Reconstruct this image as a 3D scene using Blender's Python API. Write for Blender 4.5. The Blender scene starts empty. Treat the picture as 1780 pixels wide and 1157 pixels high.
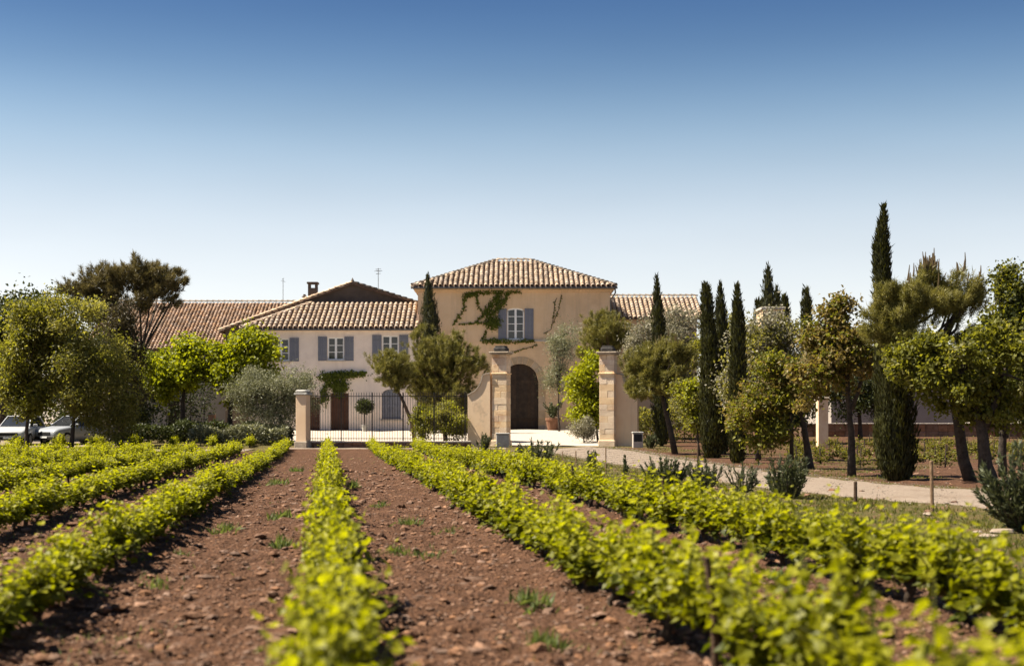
import bpy, math, random
import numpy as np
from mathutils import Vector, Matrix

random.seed(7)
rng = np.random.default_rng(11)
scene = bpy.context.scene
col = scene.collection

# ------------------------------------------------------------------ camera
F = 1780 * 50 / 36.0        # focal length in photo pixels
EYE = 1.37                  # eye height above the vineyard soil
HOR = 737.0                 # photo row of the horizon
cam_d = bpy.data.cameras.new('camera')
cam_d.lens = 50; cam_d.sensor_width = 36; cam_d.sensor_fit = 'HORIZONTAL'
cam_d.shift_y = (HOR - 578.5) / 1780
cam_d.clip_start = 0.1; cam_d.clip_end = 6000
cam_d.dof.use_dof = True; cam_d.dof.focus_distance = 50; cam_d.dof.aperture_fstop = 1.9
cam = bpy.data.objects.new('camera', cam_d); col.objects.link(cam)
cam.location = (0, 0, EYE); cam.rotation_euler = (math.pi / 2, 0, 0)
scene.camera = cam

# ------------------------------------------------------------------ sky, sun, exposure
SUN = Vector((-0.57, 0.03, 0.82)).normalized()      # towards the sun: high, to the west, just behind the line of the house fronts
world = bpy.data.worlds.new('World'); scene.world = world; world.use_nodes = True
wn = world.node_tree.nodes; wl = world.node_tree.links
wn.clear()
sky = wn.new('ShaderNodeTexSky'); sky.sky_type = 'NISHITA'; sky.sun_disc = False
sky.sun_elevation = math.asin(SUN.z); sky.sun_rotation = math.atan2(SUN.x, SUN.y)
sky.altitude = 200; sky.air_density = 1.0; sky.dust_density = 0.6; sky.ozone_density = 2.0
geo = wn.new('ShaderNodeTexCoord'); sep = wn.new('ShaderNodeSeparateXYZ')
wl.new(geo.outputs['Generated'], sep.inputs[0])
ramp = wn.new('ShaderNodeValToRGB')                 # clear southern air: pale at the skyline, deep blue overhead
cr = ramp.color_ramp; cr.interpolation = 'B_SPLINE'
SKY = ((0.05, (0.491, 0.411, 0.398)), (0.107, (0.544, 0.418, 0.360)), (0.151, (0.500, 0.392, 0.327)), (0.197, (0.352, 0.333, 0.295)), (0.242, (0.181, 0.215, 0.233)), (0.29, (0.096, 0.138, 0.189)))
while len(cr.elements) < len(SKY): cr.elements.new(0.5)
for e, (p_, c_) in zip(cr.elements, SKY): e.position = p_; e.color = (*c_, 1)
wl.new(sep.outputs['Z'], ramp.inputs[0])
mul = wn.new('ShaderNodeMixRGB'); mul.blend_type = 'MULTIPLY'; mul.inputs[0].default_value = 1
wl.new(sky.outputs[0], mul.inputs[1]); wl.new(ramp.outputs[0], mul.inputs[2])
bg = wn.new('ShaderNodeBackground'); bg.inputs[1].default_value = 0.15
smap = wn.new('ShaderNodeMapping'); smap.inputs['Scale'].default_value = (2.5, 2.5, 12); wl.new(geo.outputs['Generated'], smap.inputs[0])
snoise = wn.new('ShaderNodeTexNoise'); snoise.inputs['Scale'].default_value = 1.0; snoise.inputs['Detail'].default_value = 5; wl.new(smap.outputs[0], snoise.inputs['Vector'])
srange = wn.new('ShaderNodeMapRange'); srange.inputs[1].default_value = .3; srange.inputs[2].default_value = .7; srange.inputs[3].default_value = .965; srange.inputs[4].default_value = 1.035   # faint uneven haze
wl.new(snoise.outputs['Fac'], srange.inputs[0])
mul2 = wn.new('ShaderNodeMixRGB'); mul2.blend_type = 'MULTIPLY'; mul2.inputs[0].default_value = 1
wl.new(mul.outputs[0], mul2.inputs[1]); wl.new(srange.outputs[0], mul2.inputs[2]); wl.new(mul2.outputs[0], bg.inputs[0])
wo = wn.new('ShaderNodeOutputWorld'); wl.new(bg.outputs[0], wo.inputs[0])

sun_d = bpy.data.lights.new('sun', 'SUN'); sun_d.energy = 4.8; sun_d.angle = math.radians(0.53)
sun_d.color = (1.0, 0.90, 0.74)
sun = bpy.data.objects.new('sun', sun_d); col.objects.link(sun)
sun.rotation_euler = SUN.to_track_quat('Z', 'Y').to_euler(); sun.location = (-40, 40, 60)

vs = scene.view_settings
vs.view_transform = 'Standard'; vs.look = 'None'; vs.gamma = 1; vs.exposure = 1.55; vs.use_curve_mapping = False
scene.cycles.max_bounces = 8; scene.cycles.transmission_bounces = 4; scene.cycles.diffuse_bounces = 4

# ------------------------------------------------------------------ helpers
def gz(y):
    t = np.clip((np.asarray(y, float) - 52) / 46, 0, 1)
    return 0.97 * t * t
def gzf(y): return float(gz(y))
def PX(px, d): return (px - 890) / F * d
def PZ(py, d): return EYE - (py - HOR) / F * d
def PT(px, py, d): return Vector((PX(px, d), d, PZ(py, d)))
def G(px, py):
    """where the sight line through a photo pixel meets the ground"""
    lo, hi = 2.0, 97.0
    f = lambda d: PZ(py, d) - gzf(d)
    if f(hi) > 0: return Vector((PX(px, hi), hi, gzf(hi)))
    for _ in range(40):
        m = (lo + hi) / 2
        if f(m) > 0: lo = m
        else: hi = m
    return Vector((PX(px, lo), lo, gzf(lo)))

_perm = rng.random((256, 256))
def vnoise(x, y):
    x = np.asarray(x, float); y = np.asarray(y, float)
    xi = np.floor(x).astype(int); yi = np.floor(y).astype(int)
    fx = x - xi; fy = y - yi
    fx = fx * fx * (3 - 2 * fx); fy = fy * fy * (3 - 2 * fy)
    g = lambda a, b: _perm[a & 255, b & 255]
    return (g(xi, yi) * (1 - fx) + g(xi + 1, yi) * fx) * (1 - fy) + (g(xi, yi + 1) * (1 - fx) + g(xi + 1, yi + 1) * fx) * fy

def tag(o, label=None, cat=None, group=None, kind=None):
    if label: o['label'] = label
    if cat: o['category'] = cat
    if group: o['group'] = group
    if kind: o['kind'] = kind
    return o

def root(name, loc, label, cat, group=None):
    o = bpy.data.objects.new(name, None); o.empty_display_size = 0.2
    o.location = loc; col.objects.link(o)
    return tag(o, label, cat, group)

def link(name, mesh, parent=None, mat=None):
    """link a mesh built in world coordinates, parented without moving it"""
    o = bpy.data.objects.new(name, mesh); col.objects.link(o)
    if mat is not None and not mesh.materials: mesh.materials.append(mat)
    if parent is not None:
        o.parent = parent
        if parent.type == 'EMPTY':
            o.matrix_parent_inverse = Matrix.Translation(-Vector(parent.location))
    return o

class MB:
    """collects polygons"""
    def __init__(s): s.v = []; s.f = []
    def add(s, vs, fs):
        b = len(s.v); s.v += [tuple(p) for p in vs]; s.f += [tuple(i + b for i in q) for q in fs]; return s
    def box(s, x0, x1, y0, y1, z0, z1, j=0.0):
        P = [(x, y, z) for z in (z0, z1) for x, y in ((x0, y0), (x1, y0), (x1, y1), (x0, y1))]
        if j: P = [tuple(c + random.uniform(-j, j) for c in p) for p in P]
        return s.add(P, [(3, 2, 1, 0), (4, 5, 6, 7), (0, 1, 5, 4), (1, 2, 6, 5), (2, 3, 7, 6), (3, 0, 4, 7)])
    def cbox(s, x0, x1, y0, y1, z0, z1, c=0.02, j=0.0):
        """box with chamfered edges on the four upright corners and the top and bottom rims"""
        def ring(e, z):
            return [(x0 + c + e, y0 + e, z), (x1 - c - e, y0 + e, z), (x1 - e, y0 + c + e, z), (x1 - e, y1 - c - e, z),
                    (x1 - c - e, y1 - e, z), (x0 + c + e, y1 - e, z), (x0 + e, y1 - c - e, z), (x0 + e, y0 + c + e, z)]
        R = [ring(c, z0), ring(0, z0 + c), ring(0, z1 - c), ring(c, z1)]
        P = [tuple(k + random.uniform(-j, j) for k in p) for r in R for p in r]
        fs = [tuple(range(7, -1, -1)), tuple(range(24, 32))]
        for r in range(3):
            for i in range(8):
                k = (i + 1) % 8; fs.append((r * 8 + i, r * 8 + k, r * 8 + 8 + k, r * 8 + 8 + i))
        return s.add(P, fs)
    def prism(s, poly, y0, y1):
        """poly of (x, z), counter-clockwise seen from -y, pushed from y0 back to y1"""
        n = len(poly)
        P = [(x, y0, z) for x, z in poly] + [(x, y1, z) for x, z in poly]
        fs = [tuple(range(n)), tuple(range(2 * n - 1, n - 1, -1))]
        for i in range(n):
            k = (i + 1) % n; fs.append((i, i + n, k + n, k))
        return s.add(P, fs)
    def tube(s, pts, rad, seg=6, cap=True):
        pts = [Vector(p) for p in pts]; n = len(pts)
        if not hasattr(rad, '__len__'): rad = [rad] * n
        b = len(s.v); ref = None
        for i, p in enumerate(pts):
            t = (pts[min(i + 1, n - 1)] - pts[max(i - 1, 0)]).normalized()
            if ref is None:
                ref = Vector((1, 0, 0)) if abs(t.x) < 0.8 else Vector((0, 1, 0))
            a = (ref - t * ref.dot(t)).normalized(); ref = a; c = t.cross(a)
            for k in range(seg):
                th = 2 * math.pi * k / seg
                s.v.append(tuple(p + (a * math.cos(th) + c * math.sin(th)) * rad[i]))
        for i in range(n - 1):
            for k in range(seg):
                m = (k + 1) % seg
                s.f.append((b + i * seg + k, b + i * seg + m, b + (i + 1) * seg + m, b + (i + 1) * seg + k))
        if cap:
            s.f.append(tuple(b + k for k in range(seg - 1, -1, -1)))
            s.f.append(tuple(b + (n - 1) * seg + k for k in range(seg)))
        return s
    def lathe(s, prof, c, seg=16):
        b = len(s.v)
        for r, z in prof:
            for k in range(seg):
                th = 2 * math.pi * k / seg
                s.v.append((c[0] + r * math.cos(th), c[1] + r * math.sin(th), c[2] + z))
        for i in range(len(prof) - 1):
            for k in range(seg):
                m = (k + 1) % seg
                s.f.append((b + i * seg + k, b + i * seg + m, b + (i + 1) * seg + m, b + (i + 1) * seg + k))
        s.f.append(tuple(b + k for k in range(seg - 1, -1, -1)))
        s.f.append(tuple(b + (len(prof) - 1) * seg + k for k in range(seg)))
        return s
    def mesh(s, name, mat=None, smooth=False):
        m = bpy.data.meshes.new(name); m.from_pydata(s.v, [], s.f)
        if mat: m.materials.append(mat)
        if smooth: m.polygons.foreach_set('use_smooth', [True] * len(m.polygons))
        m.update(); return m
    def build(s, name, mat, parent=None, smooth=False):
        return link(name, s.mesh(name, mat, smooth), parent)

def np_mesh(name, V, T, rnd=None, mats=(), midx=None, smooth=False):
    V = np.ascontiguousarray(V, np.float32); T = np.ascontiguousarray(T, np.int32)
    m = bpy.data.meshes.new(name)
    m.vertices.add(len(V)); m.vertices.foreach_set('co', V.ravel())
    m.loops.add(T.size); m.loops.foreach_set('vertex_index', T.ravel())
    m.polygons.add(len(T)); m.polygons.foreach_set('loop_start', np.arange(0, T.size, T.shape[1], dtype=np.int32))
    for k in mats: m.materials.append(k)
    if midx is not None: m.polygons.foreach_set('material_index', np.ascontiguousarray(midx, np.int32))
    m.polygons.foreach_set('use_smooth', np.full(len(T), smooth))
    if rnd is not None:
        a = m.attributes.new('rnd', 'FLOAT', 'FACE'); a.data.foreach_set('value', np.ascontiguousarray(rnd, np.float32))
    m.update(calc_edges=True); return m

def unit(a): return a / np.maximum(np.linalg.norm(a, axis=1, keepdims=True), 1e-9)

KITE = (np.array([(0, 0, 0), (.45, .5, .12), (1, 0, 0), (.45, -.5, .12)]), np.array([(0, 2, 1), (0, 3, 2)]))
BLADE = (np.array([(0, .5, 0), (0, -.5, 0), (1, 0, 0)]), np.array([(0, 1, 2)]))
VINE = (np.array([(.42, 0, -.08), (0, 0, 0), (-.12, .34, .1), (.3, .55, .14), (.55, .36, .06), (1, 0, .02), (.55, -.36, .06), (.3, -.55, .14), (-.12, -.34, .1)]),
        np.array([(0, i, i + 1) for i in range(1, 8)] + [(0, 8, 1)]))

def leaves(C, A, N, L, W, tpl):
    """leaf-shaped faces at C, along A, facing N"""
    t, f = tpl; n = len(C); m = len(t)
    A = unit(A); S = unit(np.cross(A, N)); N2 = np.cross(S, A)
    L = np.broadcast_to(L, n)[:, None, None]; W = np.broadcast_to(W, n)[:, None, None]
    V = C[:, None, :] + t[None, :, 0:1] * L * A[:, None, :] + t[None, :, 1:2] * W * S[:, None, :] + t[None, :, 2:3] * W * N2[:, None, :]
    T = (f[None] + (np.arange(n) * m)[:, None, None]).reshape(-1, 3)
    return V.reshape(-1, 3), T, len(f)

def cat_geo(parts):
    Vs, Ts, Rs = [], [], []; b = 0
    for V, T, R in parts:
        Vs.append(V); Ts.append(T + b); Rs.append(R); b += len(V)
    return np.concatenate(Vs), np.concatenate(Ts), np.concatenate(Rs)

# ------------------------------------------------------------------ materials
def new_mat(name):
    m = bpy.data.materials.new(name); m.use_nodes = True
    nt = m.node_tree; b = nt.nodes['Principled BSDF']
    return m, nt, b

def surf(name, a, b2, *, streak=None, **kw):
    return _surf(name, a, b2, streak, **kw)

def _surf(name, a, b2, streak=None, rough=0.85, scale=3.0, detail=8, bump=0.3, bscale=None, spec=0.2, per_piece=0.0, spots=None, metal=0.0, contrast=(0.35, 0.65)):
    m, nt, bs = new_mat(name); N = nt.nodes; L = nt.links
    tc = N.new('ShaderNodeTexCoord')
    n1 = N.new('ShaderNodeTexNoise'); n1.inputs['Scale'].default_value = scale; n1.inputs['Detail'].default_value = detail; n1.inputs['Roughness'].default_value = 0.65
    L.new(tc.outputs['Object'], n1.inputs['Vector'])
    r = N.new('ShaderNodeValToRGB'); r.color_ramp.elements[0].position = contrast[0]; r.color_ramp.elements[1].position = contrast[1]
    r.color_ramp.elements[0].color = (*a, 1); r.color_ramp.elements[1].color = (*b2, 1)
    L.new(n1.outputs['Fac'], r.inputs[0]); out = r.outputs[0]
    if spots:
        c, sc, lo, hi = spots
        n3 = N.new('ShaderNodeTexNoise'); n3.inputs['Scale'].default_value = sc; n3.inputs['Detail'].default_value = 6; n3.inputs['Roughness'].default_value = 0.7
        L.new(tc.outputs['Object'], n3.inputs['Vector'])
        mr = N.new('ShaderNodeMapRange'); mr.inputs[1].default_value = lo; mr.inputs[2].default_value = hi
        L.new(n3.outputs['Fac'], mr.inputs[0])
        mx = N.new('ShaderNodeMixRGB'); mx.inputs[2].default_value = (*c, 1)
        L.new(mr.outputs[0], mx.inputs[0]); L.new(out, mx.inputs[1]); out = mx.outputs[0]
    if streak:
        mp = N.new('ShaderNodeMapping'); mp.inputs['Scale'].default_value = (2.2, 2.2, .16); L.new(tc.outputs['Object'], mp.inputs['Vector'])
        n5 = N.new('ShaderNodeTexNoise'); n5.inputs['Scale'].default_value = 1.0; n5.inputs['Detail'].default_value = 7; n5.inputs['Roughness'].default_value = .7
        L.new(mp.outputs[0], n5.inputs['Vector'])
        m5 = N.new('ShaderNodeMapRange'); m5.inputs[1].default_value = .5; m5.inputs[2].default_value = .78; m5.inputs[4].default_value = .75; L.new(n5.outputs['Fac'], m5.inputs[0])
        x5 = N.new('ShaderNodeMixRGB'); x5.inputs[2].default_value = (*streak, 1); L.new(m5.outputs[0], x5.inputs[0]); L.new(out, x5.inputs[1]); out = x5.outputs[0]
    if per_piece:
        oi = N.new('ShaderNodeObjectInfo'); at = N.new('ShaderNodeAttribute'); at.attribute_name = 'rnd'
        ad = N.new('ShaderNodeMath'); L.new(oi.outputs['Random'], ad.inputs[0]); L.new(at.outputs['Fac'], ad.inputs[1])
        fr = N.new('ShaderNodeMath'); fr.operation = 'FRACT'; L.new(ad.outputs[0], fr.inputs[0])
        mr = N.new('ShaderNodeMapRange'); mr.inputs[3].default_value = 1 - per_piece; mr.inputs[4].default_value = 1 + per_piece
        L.new(fr.outputs[0], mr.inputs[0])
        hs = N.new('ShaderNodeHueSaturation'); L.new(mr.outputs[0], hs.inputs['Value'])
        m2 = N.new('ShaderNodeMath'); m2.operation = 'MULTIPLY'; m2.inputs[1].default_value = 7.13; L.new(fr.outputs[0], m2.inputs[0])
        f2 = N.new('ShaderNodeMath'); f2.operation = 'FRACT'; L.new(m2.outputs[0], f2.inputs[0])
        m3 = N.new('ShaderNodeMapRange'); m3.inputs[3].default_value = 0.8; m3.inputs[4].default_value = 1.15; L.new(f2.outputs[0], m3.inputs[0])
        L.new(m3.outputs[0], hs.inputs['Saturation'])
        L.new(out, hs.inputs['Color']); out = hs.outputs[0]
    L.new(out, bs.inputs['Base Color'])
    bs.inputs['Roughness'].default_value = rough; bs.inputs['Specular IOR Level'].default_value = spec; bs.inputs['Metallic'].default_value = metal
    if bump:
        n2 = N.new('ShaderNodeTexNoise'); n2.inputs['Scale'].default_value = bscale or scale * 6; n2.inputs['Detail'].default_value = 6
        L.new(tc.outputs['Object'], n2.inputs['Vector'])
        bp = N.new('ShaderNodeBump'); bp.inputs['Strength'].default_value = bump; bp.inputs['Distance'].default_value = 0.03
        L.new(n2.outputs['Fac'], bp.inputs['Height']); L.new(bp.outputs[0], bs.inputs['Normal'])
    return m

def leafmat(name, a, b2, trans=0.45, tcol=None, rough=0.5, spec=0.25):
    """leaf: reflects and lets light through, each leaf a shade of its own"""
    m, nt, bs = new_mat(name); N = nt.nodes; L = nt.links
    at = N.new('ShaderNodeAttribute'); at.attribute_name = 'rnd'
    r = N.new('ShaderNodeValToRGB'); r.color_ramp.elements[0].color = (*a, 1); r.color_ramp.elements[1].color = (*b2, 1)
    L.new(at.outputs['Fac'], r.inputs[0]); L.new(r.outputs[0], bs.inputs['Base Color'])
    bs.inputs['Roughness'].default_value = rough; bs.inputs['Specular IOR Level'].default_value = spec
    tr = N.new('ShaderNodeBsdfTranslucent')
    hs = N.new('ShaderNodeMixRGB'); hs.blend_type = 'MULTIPLY'; hs.inputs[0].default_value = 1
    hs.inputs[2].default_value = (*(tcol or (1.5, 1.5, 0.8)), 1)
    L.new(r.outputs[0], hs.inputs[1]); L.new(hs.outputs[0], tr.inputs[0])
    mx = N.new('ShaderNodeMixShader'); mx.inputs[0].default_value = trans
    L.new(bs.outputs[0], mx.inputs[1]); L.new(tr.outputs[0], mx.inputs[2])
    L.new(mx.outputs[0], N['Material Output'].inputs[0])
    return m

M = {}
M['tan'] = surf('tan_render', streak=(0.50, 0.37, 0.25), a=(0.68, 0.48, 0.29), b2=(0.74, 0.54, 0.35), scale=0.8, bump=0.15, bscale=20, spots=((0.58, 0.41, 0.26), 0.5, 0.56, 0.75))
M['pink'] = surf('pink_render', (0.82, 0.70, 0.61), (0.86, 0.75, 0.67), streak=(0.63, 0.52, 0.46), scale=0.7, bump=0.15, bscale=20, spots=((0.70, 0.60, 0.54), 0.45, 0.5, 0.72))
M['dark_wall'] = surf('weathered_shaded_gable_render', (0.085, 0.066, 0.055), (0.12, 0.095, 0.078), scale=1.2, bump=0.3)  # dark base: weathering plus the gable's shade put into the colour
M['grey_wall'] = surf('grey_render', (0.30, 0.26, 0.23), (0.36, 0.32, 0.28), scale=0.9, bump=0.2)
M['peach'] = surf('peach_render', (0.74, 0.53, 0.34), (0.79, 0.60, 0.41), streak=(0.58, 0.42, 0.29), scale=0.9, bump=0.15, bscale=25, spots=((0.40, 0.30, 0.21), 0.8, 0.6, 0.8))
M['stone'] = surf('limestone_block', (0.72, 0.51, 0.32), (0.80, 0.63, 0.43), scale=2.5, bump=0.5, bscale=22, per_piece=0.09, spots=((0.50, 0.29, 0.17), 0.9, 0.52, 0.70))
M['stone_grey'] = surf('grey_stone', (0.30, 0.29, 0.27), (0.42, 0.41, 0.38), scale=4, bump=0.5, bscale=30)
M['cap_dark'] = surf('dark_weathered_cap', (0.035, 0.033, 0.035), (0.07, 0.065, 0.06), scale=6, bump=0.5)
M['cap_stone'] = surf('pier_cap_stone', (0.32, 0.26, 0.20), (0.44, 0.37, 0.29), scale=5, bump=0.5)
M['rubble'] = surf('brown_rubble_stone', (0.17, 0.095, 0.06), (0.28, 0.165, 0.11), scale=4, bump=0.7, bscale=18, per_piece=0.25)
M['mortar'] = surf('brown_mortar', (0.11, 0.075, 0.05), (0.16, 0.11, 0.08), scale=5, bump=0.4)
M['coping'] = surf('pale_coping', (0.40, 0.35, 0.30), (0.5, 0.45, 0.4), scale=5, bump=0.4)
M['tile'] = surf('clay_tile', (0.335, 0.235, 0.16), (0.54, 0.42, 0.315), scale=5, bump=0.4, bscale=24, per_piece=0.24, spots=((0.26, 0.19, 0.14), 2.0, 0.58, 0.78))
M['tile_barn'] = surf('old_clay_tile', (0.32, 0.20, 0.13), (0.49, 0.345, 0.24), scale=4, bump=0.4, bscale=24, per_piece=0.35, spots=((0.28, 0.21, 0.15), 0.6, 0.54, 0.74))
M['tile_grey'] = surf('lichen_clay_tile', (0.32, 0.235, 0.165), (0.58, 0.45, 0.335), scale=4, bump=0.4, bscale=24, per_piece=0.38, spots=((0.12, 0.10, 0.085), 1.3, 0.50, 0.70))
M['hip_tile'] = surf('dark_hip_tile', (0.10, 0.085, 0.07), (0.20, 0.16, 0.125), scale=4, bump=0.4, per_piece=0.25)
M['roof_base'] = surf('roof_underlay', (0.10, 0.065, 0.045), (0.14, 0.09, 0.065), scale=4, bump=0.3)
M['white'] = surf('white_window_paint', (0.76, 0.77, 0.78), (0.82, 0.82, 0.82), rough=0.5, scale=8, bump=0.05)
M['shutter'] = surf('blue_grey_shutter_paint', (0.155, 0.165, 0.205), (0.20, 0.21, 0.25), rough=0.6, scale=3, bump=0.15, per_piece=0.06)
M['glass'] = surf('window_glass', (0.012, 0.014, 0.017), (0.03, 0.032, 0.036), rough=0.06, scale=0.7, bump=0, spec=0.6)
M['door'] = surf('dark_brown_door_wood', (0.028, 0.019, 0.014), (0.055, 0.036, 0.024), rough=0.6, scale=3, bump=0.3, per_piece=0.2)
M['door_red'] = surf('red_brown_door_wood', (0.07, 0.03, 0.018), (0.11, 0.05, 0.03), rough=0.6, scale=3, bump=0.3, per_piece=0.15)
M['iron'] = surf('dark_iron', (0.022, 0.018, 0.017), (0.05, 0.04, 0.035), rough=0.55, scale=12, bump=0.1, spec=0.4)
M['zinc'] = surf('zinc_gutter', (0.10, 0.095, 0.09), (0.16, 0.15, 0.14), rough=0.5, scale=6, bump=0.1, metal=0.4)
M['terracotta'] = surf('terracotta_pot', (0.15, 0.075, 0.045), (0.21, 0.11, 0.068), scale=5, bump=0.3)
M['brick_col'] = surf('brick_column', (0.42, 0.20, 0.11), (0.52, 0.27, 0.16), scale=5, bump=0.4)
M['bark'] = surf('grey_brown_bark', (0.030, 0.023, 0.018), (0.075, 0.058, 0.046), scale=9, bump=0.8, bscale=30)
M['bark_red'] = surf('pine_bark', (0.065, 0.043, 0.030), (0.13, 0.09, 0.065), scale=9, bump=0.8, bscale=25)
M['bark_vine'] = surf('vine_bark', (0.030, 0.022, 0.016), (0.075, 0.052, 0.036), scale=25, bump=0.9, bscale=60)
M['cane'] = surf('green_shoot', (0.10, 0.12, 0.02), (0.17, 0.16, 0.04), scale=10, bump=0.1)
M['stake'] = surf('weathered_stake', (0.15, 0.09, 0.05), (0.27, 0.18, 0.11), scale=12, bump=0.5)
M['stake_dark'] = surf('dark_stake', (0.05, 0.03, 0.018), (0.09, 0.055, 0.035), scale=12, bump=0.5)
M['rock'] = surf('pale_rock', (0.22, 0.17, 0.13), (0.30, 0.245, 0.19), scale=7, bump=0.6)
M['pebble'] = surf('pebble', (0.088, 0.044, 0.025), (0.225, 0.128, 0.080), scale=6, bump=0.5, bscale=40, per_piece=0.34)
M['gravel'] = surf('pale_gravel', (0.165, 0.126, 0.096), (0.245, 0.197, 0.154), scale=14, detail=10, bump=0.6, bscale=35, spots=((0.14, 0.10, 0.07), 0.7, 0.52, 0.75))
M['gravel_grain'] = surf('gravel_grain', (0.14, 0.108, 0.083), (0.27, 0.225, 0.18), scale=6, bump=0.3, per_piece=0.4)
M['court'] = surf('courtyard_gravel', (0.34, 0.29, 0.235), (0.47, 0.41, 0.345), scale=10, detail=10, bump=0.5, bscale=30)
M['carpaint'] = surf('shaded_white_car_paint', (0.42, 0.43, 0.45), (0.46, 0.47, 0.49), rough=0.22, scale=2, bump=0, spec=0.6)  # white dimmed to grey, tree shade put into the paint colour
M['carsilver'] = surf('silver_car_paint', (0.28, 0.30, 0.33), (0.32, 0.34, 0.37), rough=0.25, scale=2, bump=0, spec=0.6)
M['tyre'] = surf('tyre_rubber', (0.018, 0.018, 0.018), (0.03, 0.03, 0.03), rough=0.9, scale=10, bump=0.2)
M['alloy'] = surf('wheel_alloy', (0.45, 0.45, 0.46), (0.55, 0.55, 0.56), rough=0.35, scale=8, bump=0, metal=0.8)
M['plastic'] = surf('black_plastic', (0.02, 0.02, 0.021), (0.03, 0.03, 0.031), rough=0.5, scale=8, bump=0.05)
M['lamp'] = surf('headlight_glass', (0.6, 0.62, 0.65), (0.75, 0.76, 0.78), rough=0.1, scale=12, bump=0, spec=0.7)

M['l_vine'] = leafmat('vine_leaf', (0.050, 0.064, 0.007), (0.305, 0.300, 0.011), 0.48, (1.6, 1.62, 0.35))
M['l_vine_far'] = leafmat('dry_vine_leaf', (0.060, 0.062, 0.014), (0.19, 0.185, 0.030), 0.4, (1.5, 1.4, 0.6))
M['l_plane'] = leafmat('plane_leaf', (0.10, 0.125, 0.010), (0.28, 0.30, 0.018), 0.5, (1.7, 1.6, 0.5))
M['l_olive'] = leafmat('olive_leaf', (0.106, 0.112, 0.062), (0.275, 0.275, 0.175), 0.25, (1.2, 1.2, 0.8))
M['l_light'] = leafmat('pale_green_leaf', (0.070, 0.072, 0.022), (0.260, 0.250, 0.090), 0.5, (1.75, 1.65, 0.6))
M['l_green'] = leafmat('green_leaf', (0.046, 0.052, 0.010), (0.205, 0.210, 0.034), 0.5, (1.75, 1.65, 0.6))
M['l_bright'] = leafmat('yellow_green_leaf', (0.13, 0.15, 0.010), (0.33, 0.35, 0.02), 0.5, (1.6, 1.5, 0.5))
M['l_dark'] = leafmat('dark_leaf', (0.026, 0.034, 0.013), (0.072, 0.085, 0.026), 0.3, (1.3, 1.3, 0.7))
M['l_brown'] = leafmat('brown_conifer', (0.039, 0.034, 0.017), (0.111, 0.085, 0.039), 0.25, (1.2, 1.2, 0.8))
M['l_red'] = leafmat('reddish_young_leaf', (0.085, 0.062, 0.022), (0.27, 0.215, 0.080), 0.42, (1.5, 1.4, 0.7))
M['l_silver'] = leafmat('silver_leaf', (0.13, 0.125, 0.085), (0.34, 0.31, 0.23), 0.3, (1.2, 1.2, 0.9))
M['l_pine'] = leafmat('pine_needle', (0.075, 0.078, 0.020), (0.29, 0.255, 0.075), 0.3, (1.3, 1.3, 0.7))
M['l_pine_d'] = leafmat('umbrella_pine_needle', (0.055, 0.050, 0.020), (0.21, 0.165, 0.070), 0.25, (1.2, 1.2, 0.7))
M['l_candle'] = leafmat('pine_candle', (0.14, 0.10, 0.05), (0.26, 0.19, 0.10), 0.3)
M['l_cypress'] = leafmat('cypress_spray', (0.015, 0.017, 0.005), (0.058, 0.058, 0.013), 0.2, (1.5, 1.5, 0.6))
M['l_rosemary'] = leafmat('rosemary_leaf', (0.040, 0.050, 0.024), (0.125, 0.135, 0.070), 0.25, (1.2, 1.2, 0.8))
M['l_ivy'] = leafmat('creeper_leaf', (0.058, 0.078, 0.010), (0.143, 0.169, 0.018), 0.35)
M['l_grass'] = leafmat('grass_blade', (0.06, 0.075, 0.012), (0.17, 0.165, 0.045), 0.4, (1.4, 1.3, 0.6))
M['l_weed'] = leafmat('weed_blade', (0.07, 0.10, 0.03), (0.15, 0.18, 0.06), 0.4)

# ------------------------------------------------------------------ vineyard geometry
ROWDIR = -0.1298; ROW0 = 0.02; ROWS = 2.1
def rowx(k, y): return ROW0 + ROWS * (k if k >= 0 else k * .945) + ROWDIR * y
def lateral(x, y):
    u = (np.asarray(x, float) - ROW0 - ROWDIR * np.asarray(y, float)) / ROWS
    return np.where(u < 0, u / .945, u)
PATH_UP = [(1040, 776), (1110, 783), (1190, 797), (1270, 809), (1340, 819), (1420, 828), (1500, 836), (1600, 845), (1700, 851), (1780, 856), (1900, 864), (2100, 878)]
PATH_LO = [(884, 784), (960, 788), (1010, 798), (1080, 810), (1150, 822), (1240, 838), (1320, 849), (1420, 861), (1520, 870), (1620, 879), (1720, 887), (1800, 893), (1920, 902), (2100, 915)]
pu = [G(*p) for p in PATH_UP]; pl = [G(*p) for p in PATH_LO]
def resample(pts, n):
    d = [0]
    for a, b in zip(pts, pts[1:]): d.append(d[-1] + (b - a).length)
    out = []
    for k in range(n):
        t = d[-1] * k / (n - 1); i = 0
        while i < len(d) - 2 and d[i + 1] < t: i += 1
        out.append(pts[i].lerp(pts[i + 1], (t - d[i]) / (d[i + 1] - d[i])))
    return out

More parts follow.
